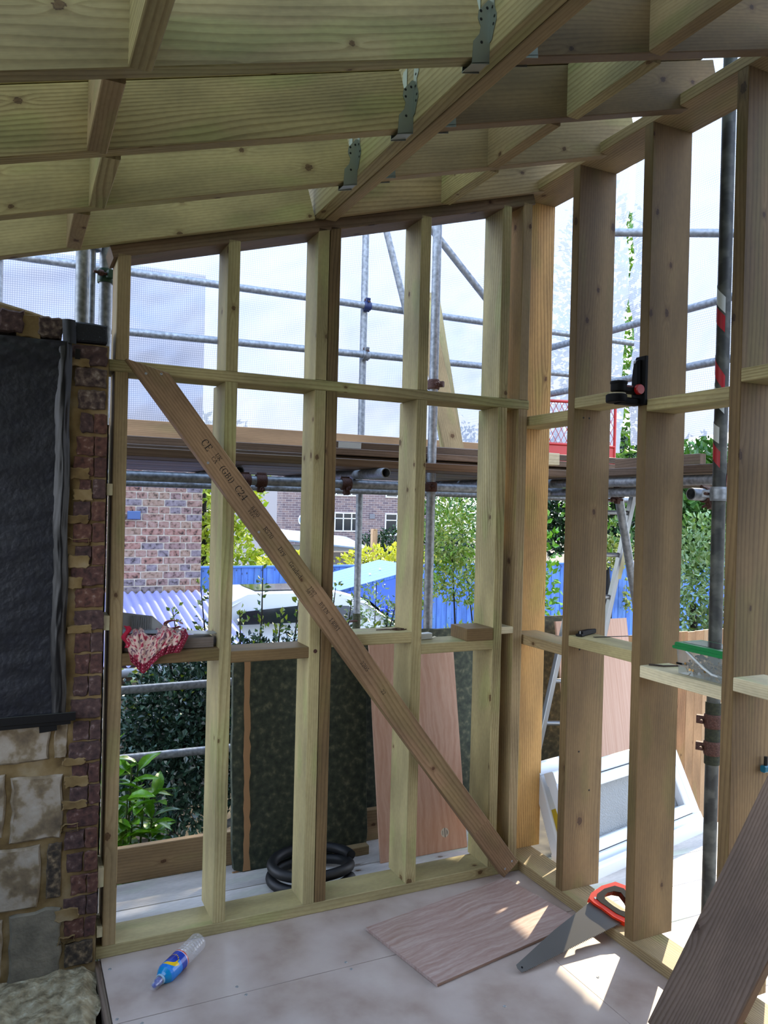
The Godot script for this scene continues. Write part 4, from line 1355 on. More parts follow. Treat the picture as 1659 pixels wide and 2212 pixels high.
func car() -> void:
	var c = thing("car", "white car parked behind the holly bush", "car", Vector3(-0.15, GROUND, -5.25))
	var body = plain(Color(0.90, 0.92, 0.94), 0.12)
	body.clearcoat_enabled = true
	body.clearcoat = 1.0
	# side outline in x, y; extruded across
	var low = pv([0.05, 0.22, 0.0, 0.55, 0.06, 0.92, 0.25, 0.98, 2.45, 0.96, 2.95, 0.92, 3.65, 0.78, 3.92, 0.60, 3.95, 0.25, 3.5, 0.2, 0.4, 0.2])
	inst(c, "body", prism_mesh(low, -1.6, 0.0, 0.06), body)
	var cab = [Vector2(0.05, 0.97), Vector2(0.16, 1.48), Vector2(0.40, 1.60), Vector2(1.45, 1.60), Vector2(1.85, 1.50), Vector2(2.6, 0.94)]
	inst(c, "cabin", grid_mesh(10, 16, func(u, v):
		var t = u * 5.0
		var i = mini(int(t), 4)
		var p = cab[i].lerp(cab[i + 1], t - i)
		var a = (v - 0.5) * 2.0
		var tuck = (p.y - 0.95) * 0.35
		var edge = pow(absf(a), 6.0)
		return Vector3(p.x, p.y - edge * 0.06, -0.8 - a * (0.76 - tuck))), body)
	for s in [0.0, 1.0]:
		var win = pv([0.28, 1.28, 0.32, 1.42, 0.98, 1.47, 0.98, 1.28])
		var win2 = pv([1.05, 1.28, 1.05, 1.47, 1.6, 1.45, 1.85, 1.28])
		for q in [win, win2]:
			inst(c, "side_window", prism_mesh(q, 0, 0.02), M.glass_dark, Transform3D(Basis(Vector3.RIGHT, -0.3 if s == 0.0 else 0.3), Vector3(0, 0.04 if s == 0.0 else 0.04, 0.21 if s == 0.0 else -1.82)))
	var cabside = pv([0.08, 0.96, 0.18, 1.48, 0.42, 1.585, 1.45, 1.585, 1.82, 1.49, 2.55, 0.96])
	inst(c, "cabin_side", prism_mesh(cabside, -1.34, -0.26), body)
	inst(c, "windscreen", grid_mesh(4, 6, func(u, v): return Vector3(1.87 + u * 0.68, 1.50 - u * 0.53, -0.28 - v * 1.04)), M.glass_dark)
	inst(c, "sunroof", grid_mesh(4, 4, func(u, v): return Vector3(0.55 + u * 0.8, 1.607, -0.45 - v * 0.7)), M.glass_dark)
	for x in [0.75, 3.15]:
		for z in [-1.5, -0.1]:
			var wl = Node3D.new()
			wl.name = "wheel"
			c.add_child(wl, true)
			wl.position = Vector3(x, 0.31, z)
			inst(wl, "tyre", tube_mesh([Vector3(0, 0, -0.1), Vector3(0, 0, 0.1)], 0.31, 24), M.rubber)
			inst(wl, "rim", tube_mesh([Vector3(0, 0, -0.105), Vector3(0, 0, 0.105)], 0.2, 18), M.steel)
	inst(c, "headlamp", board_mesh(0.25, 0.14, 0.3, 0.03), M.clear, Transform3D(Basis(), Vector3(3.78, 0.66, -0.22)))

func garden_shed() -> void:
	var s = thing("garden_shed", "grey overlapped board shed with a pale roof beyond the blue fence", "shed", Vector3(3.1, GROUND, -13.2))
	for k in 11:
		inst(s, "cladding_board", board_mesh(1.9, 0.15, 0.02), M.grey_wood, Transform3D(Basis(Vector3.RIGHT, -0.1), Vector3(0.95, 0.1 + 0.14 * k, 0)))
	inst(s, "roof", board_mesh(2.3, 1.6, 0.04, 0.006), plain(Color(0.58, 0.64, 0.70), 0.7), Transform3D(Basis(Vector3.BACK, -0.10) * Basis(Vector3.RIGHT, -1.44), Vector3(0.95, 1.86, -0.6)))
	for x in [0.03, 0.95, 1.87]:
		inst(s, "post", board_mesh(1.66, 0.07, 0.07), M.pale, Transform3D(Basis(Vector3.BACK, PI / 2), Vector3(x, 0.83, 0.03)))
	inst(s, "gable_post", board_mesh(2.1, 0.12, 0.12), M.fence_tan, Transform3D(Basis(Vector3.BACK, PI / 2), Vector3(2.2, 1.05, 0.05)))

func plants() -> void:
	var holly = [Color(0.17, 0.26, 0.20), Color(0.22, 0.33, 0.26), Color(0.12, 0.19, 0.17), Color(0.30, 0.39, 0.33)]
	var tipc = [Color(0.48, 0.52, 0.16), Color(0.36, 0.44, 0.18)]
	var hb = thing("holly_bush", "big dark glossy holly bush behind the low scaffold rails", "bush", Vector3(-0.45, GROUND, -2.75))
	var lin = []
	for c in holly:
		lin.append((c as Color).srgb_to_linear())
	var hl = inst(hb, "foliage", foliage_mesh([B(-0.55, 0.85, 0.05, 0.55, 0.75, 0.42, 7500), B(0.25, 0.85, -0.1, 0.75, 0.80, 0.42, 8500), B(1.05, 0.75, -0.1, 0.6, 0.70, 0.4, 4500), B(-0.15, 1.25, 0.0, 0.45, 0.4, 0.3, 2200)], 0.05, 0.62, lin, 0.45), M.glossy_leaf)
	hl.set_meta("kind", "stuff")
	for x in [-0.6, 0.0, 0.5, 1.0]:
		inst(hb, "stem", tube_mesh([Vector3(x, 0, 0), Vector3(x * 0.9 + 0.05, 0.8, 0.0), Vector3(x * 1.05, 1.5, 0.02)], [0.03, 0.02, 0.008], 7), M.bark)
	# upright sprigs above the bush
	var st = new_st()
	for q in [[0.02, 2.13, 0.10], [-0.42, 1.98, 0.05], [-0.33, 2.05, -0.05], [0.42, 2.05, 0.06], [0.62, 1.95, 0.05], [0.30, 1.85, 0.1], [-0.62, 1.82, 0.08], [0.78, 1.85, 0.0], [1.15, 1.83, 0.05], [1.35, 1.80, -0.05], [0.15, 1.75, 0.15], [-0.15, 1.8, 0.12]]:
		var foot = Vector3(q[0] * 0.85, 1.2, 0.0)
		var top = Vector3(q[0], q[1], q[2])
		inst(hb, "stem", tube_mesh([foot, foot.lerp(top, 0.6) + Vector3(0.015, 0, 0), top], [0.008, 0.006, 0.003], 6), M.bark)
		for k in 46:
			var t = rng.randf_range(0.25, 1.02)
			var p = foot.lerp(top, minf(t, 1.0))
			var side = rdir()
			side.y = 0.35 if t < 0.9 else 0.8
			var c: Color = lin[rng.randi() % 4].lerp((tipc[rng.randi() % 2] as Color).srgb_to_linear(), smoothstep(0.6, 1.0, t) * 0.8)
			add_leaf(st, p + side * rng.randf_range(0.0, 0.05), side, rdir(), rng.randf_range(0.03, 0.055), 0.028, c)
	for k in 420:
		var d = rdir()
		var p = Vector3(0.25, 1.3, 0.0) + d * Vector3(1.25, 0.42, 0.35)
		add_leaf(st, p, d, rdir(), 0.05, 0.03, (tipc[k % 2] as Color).srgb_to_linear())
	var sp = inst(hb, "sprigs", st.commit(), M.leaf[0])
	sp.set_meta("kind", "stuff")
	# laurel with big leaves
	var lr = thing("laurel_shrub", "bright green spotted laurel with large leaves beside the toe board", "shrub", Vector3(-1.60, GROUND, -1.12))
	var lm = []
	for v in 4:
		lm.append(big_leaf(0.135 + v * 0.010, 0.052 + v * 0.004, 0.03 + 0.012 * v))
	var cs = []
	for c in [[Color(0.36, 0.58, 0.08), Color(0.46, 0.68, 0.14)], [Color(0.28, 0.44, 0.12), Color(0.40, 0.56, 0.20)], [Color(0.46, 0.58, 0.22), Color(0.60, 0.68, 0.38)], [Color(0.24, 0.40, 0.14), Color(0.34, 0.50, 0.22)]]:
		var m = tri_mat(noise_tex(120 + cs.size(), 0.05, [[0.0, c[0]], [0.6, c[0]], [0.75, c[1]], [1.0, c[1]]], 256, 3), 5.0, 0.3)
		m.backlight_enabled = true
		m.backlight = Color(0.5, 0.6, 0.15)
		m.cull_mode = BaseMaterial3D.CULL_DISABLED
		cs.append(m)
	for q in [[-0.02, 1.20, 0.0], [0.06, 1.26, 0.02], [0.12, 1.14, 0.06], [-0.05, 1.06, 0.10], [0.15, 1.02, 0.1], [0.05, 1.02, 0.14], [-0.10, 1.26, -0.03], [-0.15, 1.1, 0.05], [0.03, 1.14, 0.12], [0.10, 1.25, -0.05], [-0.04, 1.30, -0.06], [0.17, 1.10, 0.02], [0.01, 0.96, 0.15]]:
		var top = Vector3(q[0], q[1], q[2])
		inst(lr, "stem", tube_mesh([Vector3(q[0] * 0.3, 0, -0.05), top * Vector3(0.8, 0.6, 0.6), top], [0.01, 0.007, 0.004], 6), plain(Color(0.22, 0.30, 0.10)))
		for k in 9:
			var a = k * 2.4 + q[0] * 30.0
			var t = 1.0 - (k / 9.0) * 0.28
			var p = top * Vector3(1, t, 1)
			var d = Vector3(cos(a), 0.75 - k * 0.11, sin(a) * 0.9 + 0.25).normalized()
			var xf = frame(d, Vector3.UP.cross(d).cross(d) * -1.0 + rdir() * 0.4, p)
			inst(lr, "leaf", lm[rng.randi() % 4], cs[rng.randi() % 4 if k > 2 else 0], xf)
	# trees and shrubs farther off
	var dk = [Color(0.10, 0.19, 0.09), Color(0.14, 0.26, 0.11), Color(0.08, 0.14, 0.08), Color(0.22, 0.34, 0.15)]
	var yl = [Color(0.62, 0.66, 0.16), Color(0.46, 0.56, 0.14), Color(0.72, 0.72, 0.28)]
	var vg = [Color(0.55, 0.62, 0.32), Color(0.40, 0.50, 0.20), Color(0.72, 0.74, 0.46), Color(0.42, 0.62, 0.14)]
	var gr = [Color(0.26, 0.42, 0.12), Color(0.34, 0.50, 0.14), Color(0.20, 0.34, 0.12)]
	var mid = [Color(0.18, 0.32, 0.12), Color(0.26, 0.42, 0.16), Color(0.36, 0.52, 0.24)]
	var trunk = func(h): return [[Vector3(0, 0, 0), Vector3(0.03, h * 0.5, 0.02), Vector3(0, h, 0)], [0.09, 0.07, 0.03]]
	plant("yellow_tree", "yellow green tree between the brick side wall and the far house", "tree", Vector3(1.0, GROUND, -11.2), [B(0, 3.0, 0, 1.3, 1.3, 1.0, 2600), B(0.4, 1.6, 0.3, 1.0, 0.9, 0.8, 1600)], 0.12, 0.6, yl, [trunk.call(3.2)])
	plant("yellow_shrub", "bright yellow shrub showing over the blue fence", "shrub", Vector3(3.9, GROUND, -9.35), [B(-1.9, 1.5, 0, 0.6, 0.35, 0.4, 700), B(0.0, 1.6, 0, 1.2, 0.35, 0.4, 1300)], 0.09, 0.6, [Color(0.80, 0.76, 0.20), Color(0.70, 0.70, 0.18), Color(0.86, 0.82, 0.36)], [trunk.call(1.3)])
	plant("hedge", "dense dark green clipped hedge in front of the far house", "hedge", Vector3(7.6, GROUND, -15.2), [B(-0.9, 1.4, 0, 1.1, 0.75, 0.5, 2200), B(0.6, 1.4, 0, 1.1, 0.75, 0.5, 2200)], 0.09, 0.6, dk, [trunk.call(1.2)])
	plant("leafy_tree", "green leafy tree behind the variegated shrub", "tree", Vector3(9.9, GROUND, -17.0), [B(0, 3.2, 0, 1.9, 2.3, 1.2, 4200)], 0.13, 0.55, [Color(0.30, 0.45, 0.22), Color(0.38, 0.54, 0.28), Color(0.22, 0.36, 0.17)], [trunk.call(3.0)])
	plant("variegated_shrub", "pale yellow variegated shrub growing up before the blue fence", "shrub", Vector3(1.55, GROUND, -3.3), [B(-0.02, 2.35, 0, 0.24, 0.42, 0.24, 900), B(0.10, 1.95, 0, 0.34, 0.30, 0.25, 800), B(-0.30, 2.05, 0, 0.20, 0.5, 0.2, 500), B(0.05, 1.3, 0.1, 0.40, 0.25, 0.25, 900)], 0.055, 0.42, vg, [[[Vector3(0, 0, 0), Vector3(0.08, 1.2, 0), Vector3(0.0, 2.3, 0)], [0.014, 0.01, 0.004]], [[Vector3(0.1, 0, 0), Vector3(0.3, 1.2, 0), Vector3(0.15, 2.1, 0)], [0.012, 0.008, 0.004]]])
	plant("climbing_shrub", "light green climbing shrub by the corner outside", "shrub", Vector3(2.1, GROUND, -2.95), [B(0.15, 1.9, 0, 0.28, 0.75, 0.2, 420), B(0.15, 1.1, 0, 0.32, 0.4, 0.2, 420)], 0.075, 0.55, [Color(0.42, 0.62, 0.18), Color(0.32, 0.52, 0.16), Color(0.55, 0.70, 0.30)], [[[Vector3(0, 0, 0), Vector3(0.12, 1.3, 0), Vector3(0.2, 2.5, 0)], [0.01, 0.007, 0.003]]])
	plant("dark_tree", "dark evergreen trees beyond the blue fence outside the right wall", "tree", Vector3(9.0, GROUND, -10.4), [B(-1.0, 2.9, 0, 1.5, 1.35, 0.8, 4600), B(1.0, 3.0, 0.2, 1.7, 1.5, 0.8, 5200), B(3.4, 3.0, 0.2, 1.7, 1.5, 0.8, 3800)], 0.15, 0.5, dk, [trunk.call(3.0)])
	plant("ivy_shrub", "yellow edged ivy hanging over the blue fence", "ivy", Vector3(8.0, GROUND, -8.5), [B(0.0, 1.85, 0, 0.75, 0.35, 0.15, 620), B(0.55, 1.0, 0, 0.12, 0.4, 0.08, 60)], 0.085, 0.8, [Color(0.60, 0.62, 0.28), Color(0.28, 0.38, 0.14), Color(0.72, 0.72, 0.42)], [trunk.call(1.6)])
	plant("silver_shrub", "silvery green shrub leaning over the fence by the tall standard", "shrub", Vector3(4.0, GROUND, -2.75), [B(0.15, 2.0, 0, 0.55, 0.7, 0.3, 1300), B(0.1, 1.5, 0.1, 0.5, 0.3, 0.25, 500)], 0.07, 0.5, [Color(0.44, 0.54, 0.34), Color(0.34, 0.44, 0.24), Color(0.56, 0.64, 0.46)], [trunk.call(1.7)])
	plant("tall_laurel", "tall laurel tree with broad leaves beyond the fence at the right", "tree", Vector3(5.6, GROUND, -3.9), [B(0, 2.75, 0, 1.3, 0.8, 0.6, 3000), B(-0.7, 2.4, 0.2, 0.9, 0.7, 0.4, 1200)], 0.13, 0.42, mid, [trunk.call(2.9)])
	plant("tall_tree", "sunlit green tree showing in the gap between the two sheets", "tree", Vector3(5.1, GROUND, -5.6), [B(0.1, 4.6, 0, 0.9, 2.9, 0.7, 4200)], 0.10, 0.55, [Color(0.36, 0.50, 0.18), Color(0.28, 0.42, 0.14), Color(0.48, 0.58, 0.22)], [trunk.call(5.5)])
	plant("low_shrub", "small feathery pale shrub in front of the white car", "shrub", Vector3(0.80, GROUND, -3.6), [B(0.12, 1.55, 0, 0.22, 0.42, 0.15, 420), B(-0.4, 1.35, 0, 0.3, 0.3, 0.15, 420), B(0.45, 1.3, 0, 0.3, 0.3, 0.15, 320)], 0.045, 0.4, [Color(0.50, 0.58, 0.46), Color(0.38, 0.48, 0.28), Color(0.62, 0.66, 0.56)], [[[Vector3(0.1, 0, 0), Vector3(0.12, 1.2, 0), Vector3(0.14, 1.9, 0)], [0.01, 0.006, 0.003]]])

func big_leaf(L: float, W: float, droop: float) -> ArrayMesh:
	return grid_mesh(6, 4, func(u, v):
		var w = W * pow(sin(PI * pow(u, 0.85)), 0.8) if u > 0.001 and u < 0.999 else 0.0004
		var a = (v - 0.5) * 2.0
		return Vector3(u * L, -droop * u * u + absf(a) * w * 0.22 + 0.003 * sin(u * 14.0) * absf(a), a * w * 0.5))

# ---------------------------------------------------------------- things in the room
func build_room_things() -> void:
	brace()
	tarp()
	loose_ply()
	hand_saw()
	bottle()
	laser_mount()
	screw_box()
	ledge_things()
	leaning_planks()

func brace() -> void:
	# diagonal board across the stud wall, cut level at the top
	var a = Vector3(-1.676, 2.106, 0.0225)
	var b = Vector3(-0.068, 0.032, 0.0225)
	var t = thing("diagonal_brace", "brown stamped board nailed diagonally across the stud wall", "brace", a)
	var ax = (b - a).normalized()
	var L = a.distance_to(b)
	var wdir = Vector3(0, 0, 1).cross(ax)
	t.transform = Transform3D(Basis(ax, wdir, Vector3(0, 0, 1)), a)
	var poly = pv([-0.063, -0.047, L, -0.047, L, 0.047, 0.085, 0.047])
	# top end cut level with the plate
	var st = new_st()
	var z0 = -0.022
	var z1 = 0.0225
	add_prism(st, pv([-0.058, -0.047, L - 0.002, -0.047, L - 0.002, 0.047, 0.062, 0.047]), z0, z1, 0.0025, 1.0 / 2.4)
	var bm: StandardMaterial3D = M.brace.duplicate()
	bm.uv1_scale = Vector3(1, 6, 1)
	bm.uv1_offset = Vector3(0.02, 0.5, 0)
	inst(t, "board", st.commit(), bm)
	for p in [[0.05, 0.022], [0.02, -0.022], [L - 0.03, 0.025], [L - 0.03, -0.02], [0.72, -0.028], [0.40, -0.03]]:
		inst(t, "screw", lathe_mesh([Vector2(0, 0.0006), Vector2(0.002, 0.0003), Vector2(0.0042, 0.0012), Vector2(0.005, 0)], 10), M.steel, Transform3D(Basis(Vector3.RIGHT, PI / 2), Vector3(p[0], p[1], z1)))
	var ink = plain(Color(0.07, 0.06, 0.055), 0.9)
	# factory stamp along the board
	for s in [["CE", 0.345, 0.004, 0.036], ["UK", 0.405, 0.014, 0.020], ["CA", 0.405, -0.004, 0.020], ["(GBi)", 0.475, 0.002, 0.030], ["C24", 0.560, 0.004, 0.034], ["8450", 0.650, 0.006, 0.020], ["PEFC", 0.650, -0.010, 0.016], ["R570", 0.745, 0.0, 0.022], ["Dry", 0.835, 0.0, 0.022], ["Graded", 0.925, 0.0, 0.022], ["1567", 1.035, 0.008, 0.018], ["5877", 1.035, -0.008, 0.018], ["BS EN", 1.120, 0.004, 0.020], ["14081", 1.200, 0.0, 0.022], ["2205", 1.420, 0.0, 0.022], ["22", 1.560, 0.0, 0.020]]:
		text(t, "stamp", s[0], s[3], Vector3(s[1], s[2], z1 + 0.0001), Basis(), ink, true)

func tarp() -> void:
	var t = thing("plastic_sheet", "dark navy plastic sheet taped over the opening in the old brick wall", "sheet", Vector3(-1.92, 0.88, 0.05))
	var nz = FastNoiseLite.new()
	nz.seed = 21
	nz.frequency = 1.0
	nz.fractal_octaves = 3
	inst(t, "sheet", grid_mesh(70, 90, func(u, v):
		var x = -0.98 + u * 0.95
		var y = 0.0 + v * 1.275
		var k = nz.get_noise_2d(x * 3.0, y * 9.0) * 0.006
		k += 0.010 * absf(sin((y - 1.28) * 60.0 + x * 25.0)) * smoothstep(1.10, 1.26, y)
		return Vector3(x, y, 0.012 + k)), M.tarp)
	inst(t, "edge_fold", grid_mesh(10, 90, func(u, v):
		var y = 0.0 + v * 1.275
		return Vector3(-0.052 + u * 0.050 - v * 0.006 + 0.003 * sin(y * 17.0), y, 0.008 + 0.016 * sin(u * PI) + nz.get_noise_2d(u * 4.0 + 9.0, y * 4.0) * 0.006)), M.tape_black)
	inst(t, "tape", board_mesh(0.98, 0.036, 0.006, 0.002), M.tape_black, Transform3D(Basis(Vector3.BACK, 0.006), Vector3(-0.475, 0.0, 0.022)))
	inst(t, "tape", board_mesh(0.30, 0.03, 0.005, 0.002), M.tape_black, Transform3D(Basis(), Vector3(-0.12, 0.012, 0.027)))
	inst(t, "tape_end", board_mesh(0.055, 0.030, 0.006, 0.002), M.tape_black, Transform3D(Basis(Vector3.BACK, 0.08), Vector3(-0.055, -0.020, 0.02)))
	inst(t, "corner_flap", grid_mesh(8, 10, func(u, v): return Vector3(-0.035 + u * 0.042 - v * 0.004, 1.27 + v * 0.082, 0.006 + 0.012 * sin(u * PI) + 0.008 * (1.0 - v))), M.tarp)
	inst(t, "tape", board_mesh(0.016, 0.035, 0.004, 0.001), M.tape_black, Transform3D(Basis(), Vector3(0.012, 1.24, 0.003)))

func loose_ply() -> void:
	var p0 = Vector3(-0.8315, 0.007, 0.192)
	var p1 = Vector3(-0.772, 0.007, 0.614)
	var p2 = Vector3(-0.043, 0.007, 0.478)
	var x = (p2 - p1).normalized()
	var L = p1.distance_to(p2)
	var W = p0.distance_to(p1)
	var t = thing("loose_plywood", "loose reddish plywood offcut lying on the floor by the corner", "plywood", (p0 + p2) / 2 + Vector3(0, -0.0065, 0))
	var z = (p1 - p0).normalized()
	t.basis = Basis(x, Vector3.UP, x.cross(Vector3.UP))
	inst(t, "sheet", board_mesh(L, W, 0.0115, 0.0006, 0.8, 0.8), M.loose_ply, Transform3D(Basis(Vector3.RIGHT, PI / 2), Vector3(0, 0.0065, 0)))
	for k in 3:
		inst(t, "veneer_edge", board_mesh(L, 0.0016, 0.0006, 0.0001), M.ply_edge, Transform3D(Basis(), Vector3(0, 0.0033 + 0.003 * k, W / 2 + 0.0002)))

func hand_saw() -> void:
	var o = Vector3(-0.447, 0.006, 0.668)
	var a = (Vector3(0.030, 0.056, 0.622) - o).normalized()
	var s = thing("hand_saw", "hand saw with an orange and black handle resting on the sole plate", "saw", o)
	s.transform = frame(a, Vector3(-0.09, 0.030, -0.060), o)
	var st = new_st()
	var poly = pv([-0.006, 0.004, -0.012, 0.022, -0.008, 0.034, 0.21, 0.082, 0.43, 0.118, 0.50, 0.118, 0.505, 0.0])
	for k in 62:
		poly.append(Vector2(0.498 - k * 0.008, 0.0))
		poly.append(Vector2(0.494 - k * 0.008, 0.0042))
	add_prism(st, poly, -0.0006, 0.0006)
	inst(s, "blade", st.commit(), plain(Color(0.42, 0.41, 0.39), 0.36, 0.8))
	inst(s, "blade_hole", tube_mesh([Vector3(0.006, 0.018, -0.001), Vector3(0.006, 0.018, 0.001)], 0.004, 10), M.black)
	# handle: closed grip with an opening
	var outer = [Vector2(0.430, 0.128), Vector2(0.455, 0.142), Vector2(0.520, 0.150), Vector2(0.590, 0.142), Vector2(0.622, 0.110), Vector2(0.612, 0.060), Vector2(0.600, 0.015), Vector2(0.560, -0.012), Vector2(0.500, -0.010), Vector2(0.470, 0.030), Vector2(0.452, 0.075), Vector2(0.435, 0.105)]
	var inner = [Vector2(0.490, 0.100), Vector2(0.500, 0.112), Vector2(0.520, 0.116), Vector2(0.550, 0.112), Vector2(0.575, 0.096), Vector2(0.574, 0.065), Vector2(0.565, 0.040), Vector2(0.552, 0.026), Vector2(0.530, 0.026), Vector2(0.515, 0.040), Vector2(0.502, 0.062), Vector2(0.494, 0.082)]
	inst(s, "handle", ring_prism(outer, inner, -0.011, 0.011), plain(Color(0.86, 0.20, 0.06), 0.4))
	var go = []
	for k in 12:
		go.append((outer[k] as Vector2).lerp(inner[k], 0.45))
	inst(s, "grip", ring_prism(go, inner, -0.0135, 0.0135), M.black)
	inst(s, "rivet", tube_mesh([Vector3(0.455, 0.118, -0.0125), Vector3(0.455, 0.118, 0.0125)], 0.005, 10), M.steel)

func ring_prism(outer: Array, inner: Array, z0: float, z1: float) -> ArrayMesh:
	var st = new_st()
	var n = outer.size()
	for i in n:
		var j = (i + 1) % n
		var P = func(p, z): return Vector3(p.x, p.y, z)
		quad2(st, P.call(outer[i], z1), P.call(outer[j], z1), P.call(inner[j], z1), P.call(inner[i], z1), Vector3(0, 0, 1))
		quad2(st, P.call(outer[i], z0), P.call(outer[j], z0), P.call(inner[j], z0), P.call(inner[i], z0), Vector3(0, 0, -1))
		var e: Vector2 = outer[j] - outer[i]
		var no = Vector3(-e.y, e.x, 0).normalized()
		if no.dot(P.call(outer[i], 0) - P.call(inner[i], 0)) < 0:
			no = -no
		quad2(st, P.call(outer[i], z0), P.call(outer[j], z0), P.call(outer[j], z1), P.call(outer[i], z1), no)
		var e2: Vector2 = inner[j] - inner[i]
		var ni = Vector3(-e2.y, e2.x, 0).normalized()
		if ni.dot(P.call(outer[i], 0) - P.call(inner[i], 0)) > 0:
			ni = -ni
		quad2(st, P.call(inner[i], z0), P.call(inner[j], z0), P.call(inner[j], z1), P.call(inner[i], z1), ni)
	return st.commit()

func bottle() -> void:
	var cap = Vector3(-1.646, 0.016, 0.262)
	var base = Vector3(-1.452, 0.033, 0.074)
	var t = thing("water_bottle", "clear plastic water bottle with a blue label lying on the floor", "bottle", base)
	t.transform = frame((cap - base).cross(Vector3.UP), cap - base, base)
	var L = cap.distance_to(base)
	var R = 0.0325
	var body = [Vector2(0.0, 0.004), Vector2(0.02, 0.0), Vector2(0.030, 0.004)]
	for k in 8:
		body.append(Vector2(R, 0.012 + k * 0.0125))
		body.append(Vector2(R - 0.002, 0.018 + k * 0.0125))
	for q in [[R, 0.115], [R, 0.195], [0.029, 0.205], [0.022, 0.217], [0.0145, 0.224], [0.0138, 0.232]]:
		body.append(Vector2(q[0], q[1]))
	inst(t, "body", lathe_mesh(body, 32), M.clear)
	var lab = img_tex(256, 128, func(x, y):
		var c = Color(0.10, 0.50, 0.86)
		if y < 46:
			c = Color(0.12, 0.24, 0.66)
		if y < 6:
			c = Color(0.80, 0.32, 0.28)
		elif y < 9:
			c = Color(0.85, 0.85, 0.9)
		for cx in [60, 188]:
			var d = Vector2(x - cx, (y - 62) * 1.1)
			if d.length() < 27:
				c = Color(0.06, 0.14, 0.55).lerp(Color(0.2, 0.4, 0.8), clampf(d.y / 27.0 * 0.5 + 0.3, 0, 1))
			elif d.length() < 33 and y < 62:
				c = Color(0.80, 0.66, 0.16) if int(x / 4) % 2 == 0 else Color(0.16, 0.2, 0.5)
			elif d.length() < 46 and d.x + d.y > 22 and y > 60:
				c = Color(0.92, 0.76, 0.10)
		return c)
	var lm = plain(Color.WHITE, 0.18)
	lm.albedo_texture = lab
	lm.uv1_scale = Vector3(1, 1.0 / 0.1, 1)
	var lp = [Vector2(R + 0.0006, 0.113), Vector2(R + 0.0006, 0.196), Vector2(0.0298, 0.206)]
	inst(t, "label", lathe_mesh(lp, 32), lm)
	inst(t, "shoulder_wrap", lathe_mesh([Vector2(0.0298, 0.206), Vector2(0.0226, 0.218), Vector2(0.016, 0.2235)], 28), plain(Color(0.08, 0.55, 0.78, 0.9), 0.15))
	inst(t, "neck_ring", lathe_mesh([Vector2(0.0145, 0.224), Vector2(0.0175, 0.226), Vector2(0.0175, 0.229), Vector2(0.0145, 0.231)], 20), plain(Color(0.6, 0.75, 0.85), 0.3))
	inst(t, "cap_dome", lathe_mesh([Vector2(0.0155, 0.231), Vector2(0.0158, 0.252), Vector2(0.014, 0.266), Vector2(0.008, 0.274), Vector2(0, 0.276)], 24), M.clear)
	inst(t, "spout", lathe_mesh([Vector2(0.012, 0.232), Vector2(0.012, 0.246), Vector2(0.008, 0.250), Vector2(0.008, 0.264), Vector2(0, 0.266)], 16), plain(Color(0.10, 0.22, 0.62), 0.35))

func laser_mount() -> void:
	var t = thing("laser_mount", "black laser level bracket with a red knob screwed to a stud", "bracket", Vector3(-0.001, 2.025, 0.688))
	var plate = pv([-0.032, 0.0, 0.036, 0.0, 0.036, 0.18, -0.012, 0.18, -0.026, 0.160, -0.034, 0.10])
	var b = Basis(Vector3(0, 0, 1), Vector3(0, 1, 0), Vector3(-1, 0, 0))
	inst(t, "back_plate", prism_mesh(plate, 0.0, 0.014, 0.003), M.black, Transform3D(b, Vector3.ZERO))
	inst(t, "spine", prism_mesh(pv([-0.012, 0.05, 0.022, 0.05, 0.020, 0.165, -0.006, 0.165]), 0.012, 0.034, 0.006), M.black, Transform3D(b, Vector3.ZERO))
	inst(t, "screw", lathe_mesh([Vector2(0, 0.0015), Vector2(0.006, 0.001), Vector2(0.007, -0.002)], 12), M.steel, Transform3D(Basis(Vector3.BACK, PI / 2), Vector3(-0.0345, 0.158, 0.004)))
	inst(t, "arm", board_mesh(0.10, 0.026, 0.04, 0.005), M.black, Transform3D(Basis(), Vector3(-0.055, 0.012, -0.004)))
	inst(t, "base_disc", lathe_mesh([Vector2(0, 0.0), Vector2(0.036, 0.0), Vector2(0.038, 0.004), Vector2(0.038, 0.026), Vector2(0.034, 0.030), Vector2(0, 0.030)], 28), M.black, Transform3D(Basis(), Vector3(-0.108, 0.004, -0.006)))
	inst(t, "pale_cap", lathe_mesh([Vector2(0, 0.030), Vector2(0.030, 0.030), Vector2(0.030, 0.034), Vector2(0, 0.036)], 24), plain(Color(0.72, 0.68, 0.56), 0.6), Transform3D(Basis(), Vector3(-0.104, 0.005, -0.006)))  # pale disc on top of the black base disc
	inst(t, "turntable", lathe_mesh([Vector2(0, 0.0), Vector2(0.028, 0.0), Vector2(0.029, 0.004), Vector2(0.029, 0.026), Vector2(0.031, 0.028), Vector2(0.031, 0.036), Vector2(0.008, 0.038), Vector2(0, 0.042)], 26), M.black, Transform3D(Basis(), Vector3(-0.098, 0.046, -0.006)))
	inst(t, "slide", board_mesh(0.09, 0.028, 0.042, 0.006), M.black, Transform3D(Basis(), Vector3(-0.052, 0.055, -0.002)))
	inst(t, "knob", lathe_mesh([Vector2(0, 0.016), Vector2(0.017, 0.015), Vector2(0.019, 0.010), Vector2(0.019, 0.0), Vector2(0, 0)], 22), plain(Color(0.62, 0.07, 0.06), 0.35), Transform3D(Basis(Vector3.RIGHT, PI / 2), Vector3(-0.030, 0.055, 0.020)))
	inst(t, "wordmark_strip", board_mesh(0.03, 0.006, 0.0006, 0.0001), plain(Color(0.35, 0.05, 0.06), 0.5), Transform3D(Basis(), Vector3(-0.068, 0.064, 0.0195)))

